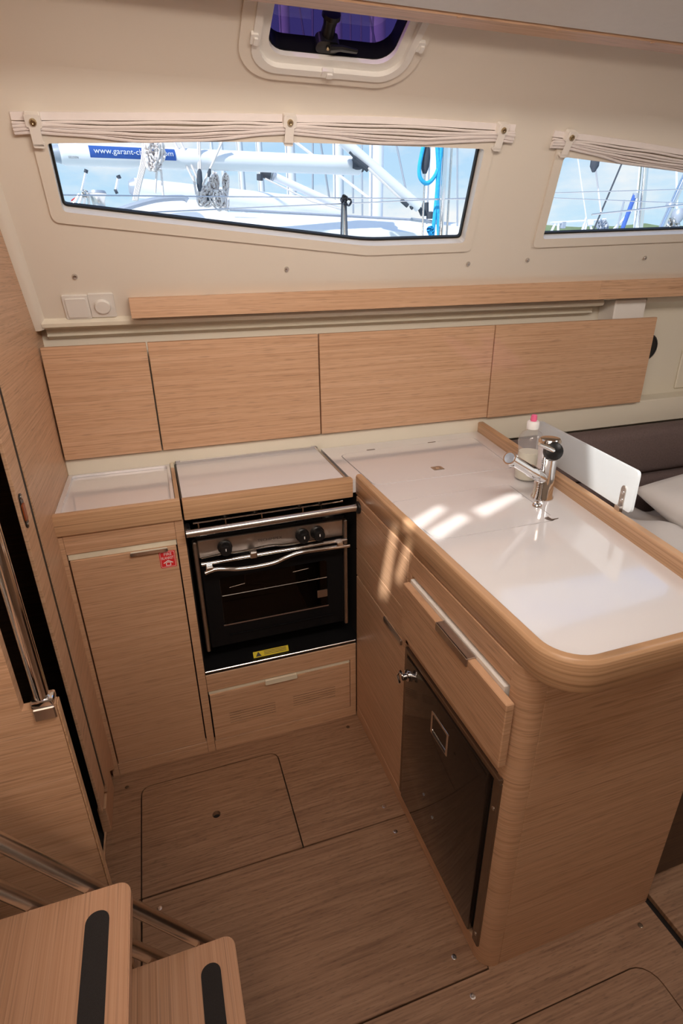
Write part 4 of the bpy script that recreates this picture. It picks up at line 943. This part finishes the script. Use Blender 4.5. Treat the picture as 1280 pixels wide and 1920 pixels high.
lathe('drum', [(.075, 0), (.06, .03), (.055, .08), (.07, .13), (.085, .15)], at(188, 396, 6.6), (0, 0, 1), 'steel', wn_, 16); lathe('cap', [(.085, .152), (.075, .175), (.0001, .18)], at(188, 396, 6.6), (0, 0, 1), 'spar_grey', wn_, 16)
# --- shrouds and stays
for k, (x0, y0, x1, y1, Y, lab) in enumerate(((741, 262, 764, 372, 8, 'dark shroud slanting between the two white masts'), (548, 262, 690, 370, 7, 'rope stay slanting down across the long boom'),
        (678, 262, 679, 410, 9, 'thin vertical wire left of the thick white mast'), (660, 262, 662, 400, 9, 'thin vertical wire just right of the boom end'), (586, 262, 586, 395, 14, 'hair-thin halyard between two masts'), (600, 262, 620, 390, 14, 'hair-thin slanting stay between two masts'), (857, 262, 857, 450, 6, 'thin pale wire near the right end of the wide window'))):
    a = at(x0, y0, Y); b = at(x1, y1, Y); a2 = a + (a - b) * 3
    tag(tube('stay', [a2, b], .0022 * Y * (.7 if k != 1 else 1.0), ('rope_white' if k == 1 else 'spar_grey'), None, 6), lab, 'wire', 'rigging wires outside')
# --- beyond the right-hand window
ny2 = empty('yacht', at(1150, 470, 7.5), 'white foredeck of the boat under the pulpit in the right-hand window', 'boat')
roofz([(1045, 450), (1130, 448), (1300, 441), (1420, 438), (1500, 470)], 5.2, 9.0, 'hull', 'hull_white', 3.4, ny2)
f1 = empty('furler', at(1200, 380, 6), 'shiny upright furled forestay tube in the right-hand window', 'stay')
tube('foil', [at(1196, 440, 6), at(1204, 360, 6), at(1216, 230, 6)], .045, 'chrome', f1, 14); tube('cover', [at(1189, 440, 6.1), at(1201, 310, 6.1), at(1206, 250, 6.1)], .022, 'spar', f1, 10)
tube('drum', [at(1190, 372, 5.9), at(1192, 362, 5.9)], .035, 'spar_grey', f1, 10); tube('halyard', [at(1166, 430, 5.9), at(1190, 365, 5.9)], .024, 'flag_blue', f1, 8)
f2 = empty('furler', at(1260, 380, 5), 'slanting shiny furled stay at the right edge of the window', 'stay')
tube('foil', [at(1232, 445, 5), at(1275, 350, 5), at(1340, 210, 5)], .030, 'chrome', f2, 14); tube('collar', [at(1255, 388, 5), at(1258, 382, 5)], .045, 'spar_grey', f2, 10)
for q, lab, r in ((((1030, 362), (1280, 355)), 'upper lifeline crossing the right-hand window', .0032), (((1030, 371), (1280, 381)), 'lower lifeline crossing the right-hand window', .0030), (((1150, 398), (1280, 384)), 'thicker grey wire at the right of the second window', .006)):
    a = at(*q[0], 3.2); b = at(*q[1], 3.2); tag(tube('lifeline', [a + (a - b) * .3, b + (b - a) * .6], r, 'steel', None, 6), lab, 'wire', 'lifelines outside the right-hand window')
for q, lab, r, m_ in ((((1082, 290), (1099, 410)), 'hair-thin pale stay in the right-hand window', .008, 'spar'), (((1114, 300), (1127, 402)), 'white rope with a black block in the right-hand window', .012, 'rope_white'), (((1168, 300), (1112, 432)), 'dark slanting stay in the right-hand window', .012, 'rope_dark'), (((1170, 375), (1154, 440)), 'short grey pole in the right-hand window', .014, 'spar_grey')):
    a = at(*q[0], 7.5); b = at(*q[1], 7.5); o = tag(tube('stay', [a + (a - b) * (.0 if q[0][1] == 375 else 2.5), b], r, m_, None, 6), lab, 'wire', 'rigging in the right-hand window')
    if q[0] == (1114, 300): lathe('block', [(.02, -.12), (.06, -.05), (.06, .06), (.03, .13)], at(1115, 304, 7.4), (0, 0, 1), 'rope_dark', o, 12)
pp = empty('pulpit', at(1085, 425, 8), 'white bow pulpit rails of a distant boat in the right-hand window', 'railing')
multi('rail', [tube_geo([at(1030, 418, 8), at(1120, 413, 8), at(1135, 411, 8)], .018, 6)], 'spar', pp)
for a, b in (((1040, 420), (1028, 445)), ((1046, 419), (1046, 445)), ((1099, 408), (1088, 442)), ((1101, 412), (1094, 442)), ((1105, 412), (1110, 440)), ((1132, 410), (1133, 440)), ((1148, 432), (1185, 394))): tube('post', [at(*a, 8), at(*b, 8)], .018, 'spar', pp, 6)
box('locker', *[(lambda P, w, dd_, h: ((P.x - w, P.x + w), (P.y - dd_, P.y + dd_), (P.z - h, P.z + h)))(at(1055, 422, 8), .035, .03, .045)][0], 'spar_grey', pp, .005)
box('locker', *[(lambda P, w, dd_, h: ((P.x - w, P.x + w), (P.y - dd_, P.y + dd_), (P.z - h, P.z + h)))(at(1106, 417, 8), .045, .03, .04)][0], 'spar', pp, .005)
coil('gear', 1128, 424, 8, 9, 10, 9, .02, 'spar_grey', None, 31, 0, pp)
ob = empty('outboard', at(1266, 415, 7), 'outboard motor and gear on a stern rail at the right edge', 'motor')
lathe('cowl', [(.05, -.10), (.085, -.04), (.09, .03), (.05, .09), (.0001, .1)], at(1270, 404, 7), (.1, 0, 1), 'spar_grey', ob, 14); coil('gear', 1262, 420, 7, 12, 9, 9, .02, 'steel', None, 33, 0, ob)
tube('leg', [at(1270, 410, 7), at(1268, 445, 7)], .03, 'spar', ob, 8); tube('pole', [at(1268, 300, 7), at(1269, 410, 7)], .016, 'spar', ob, 6)
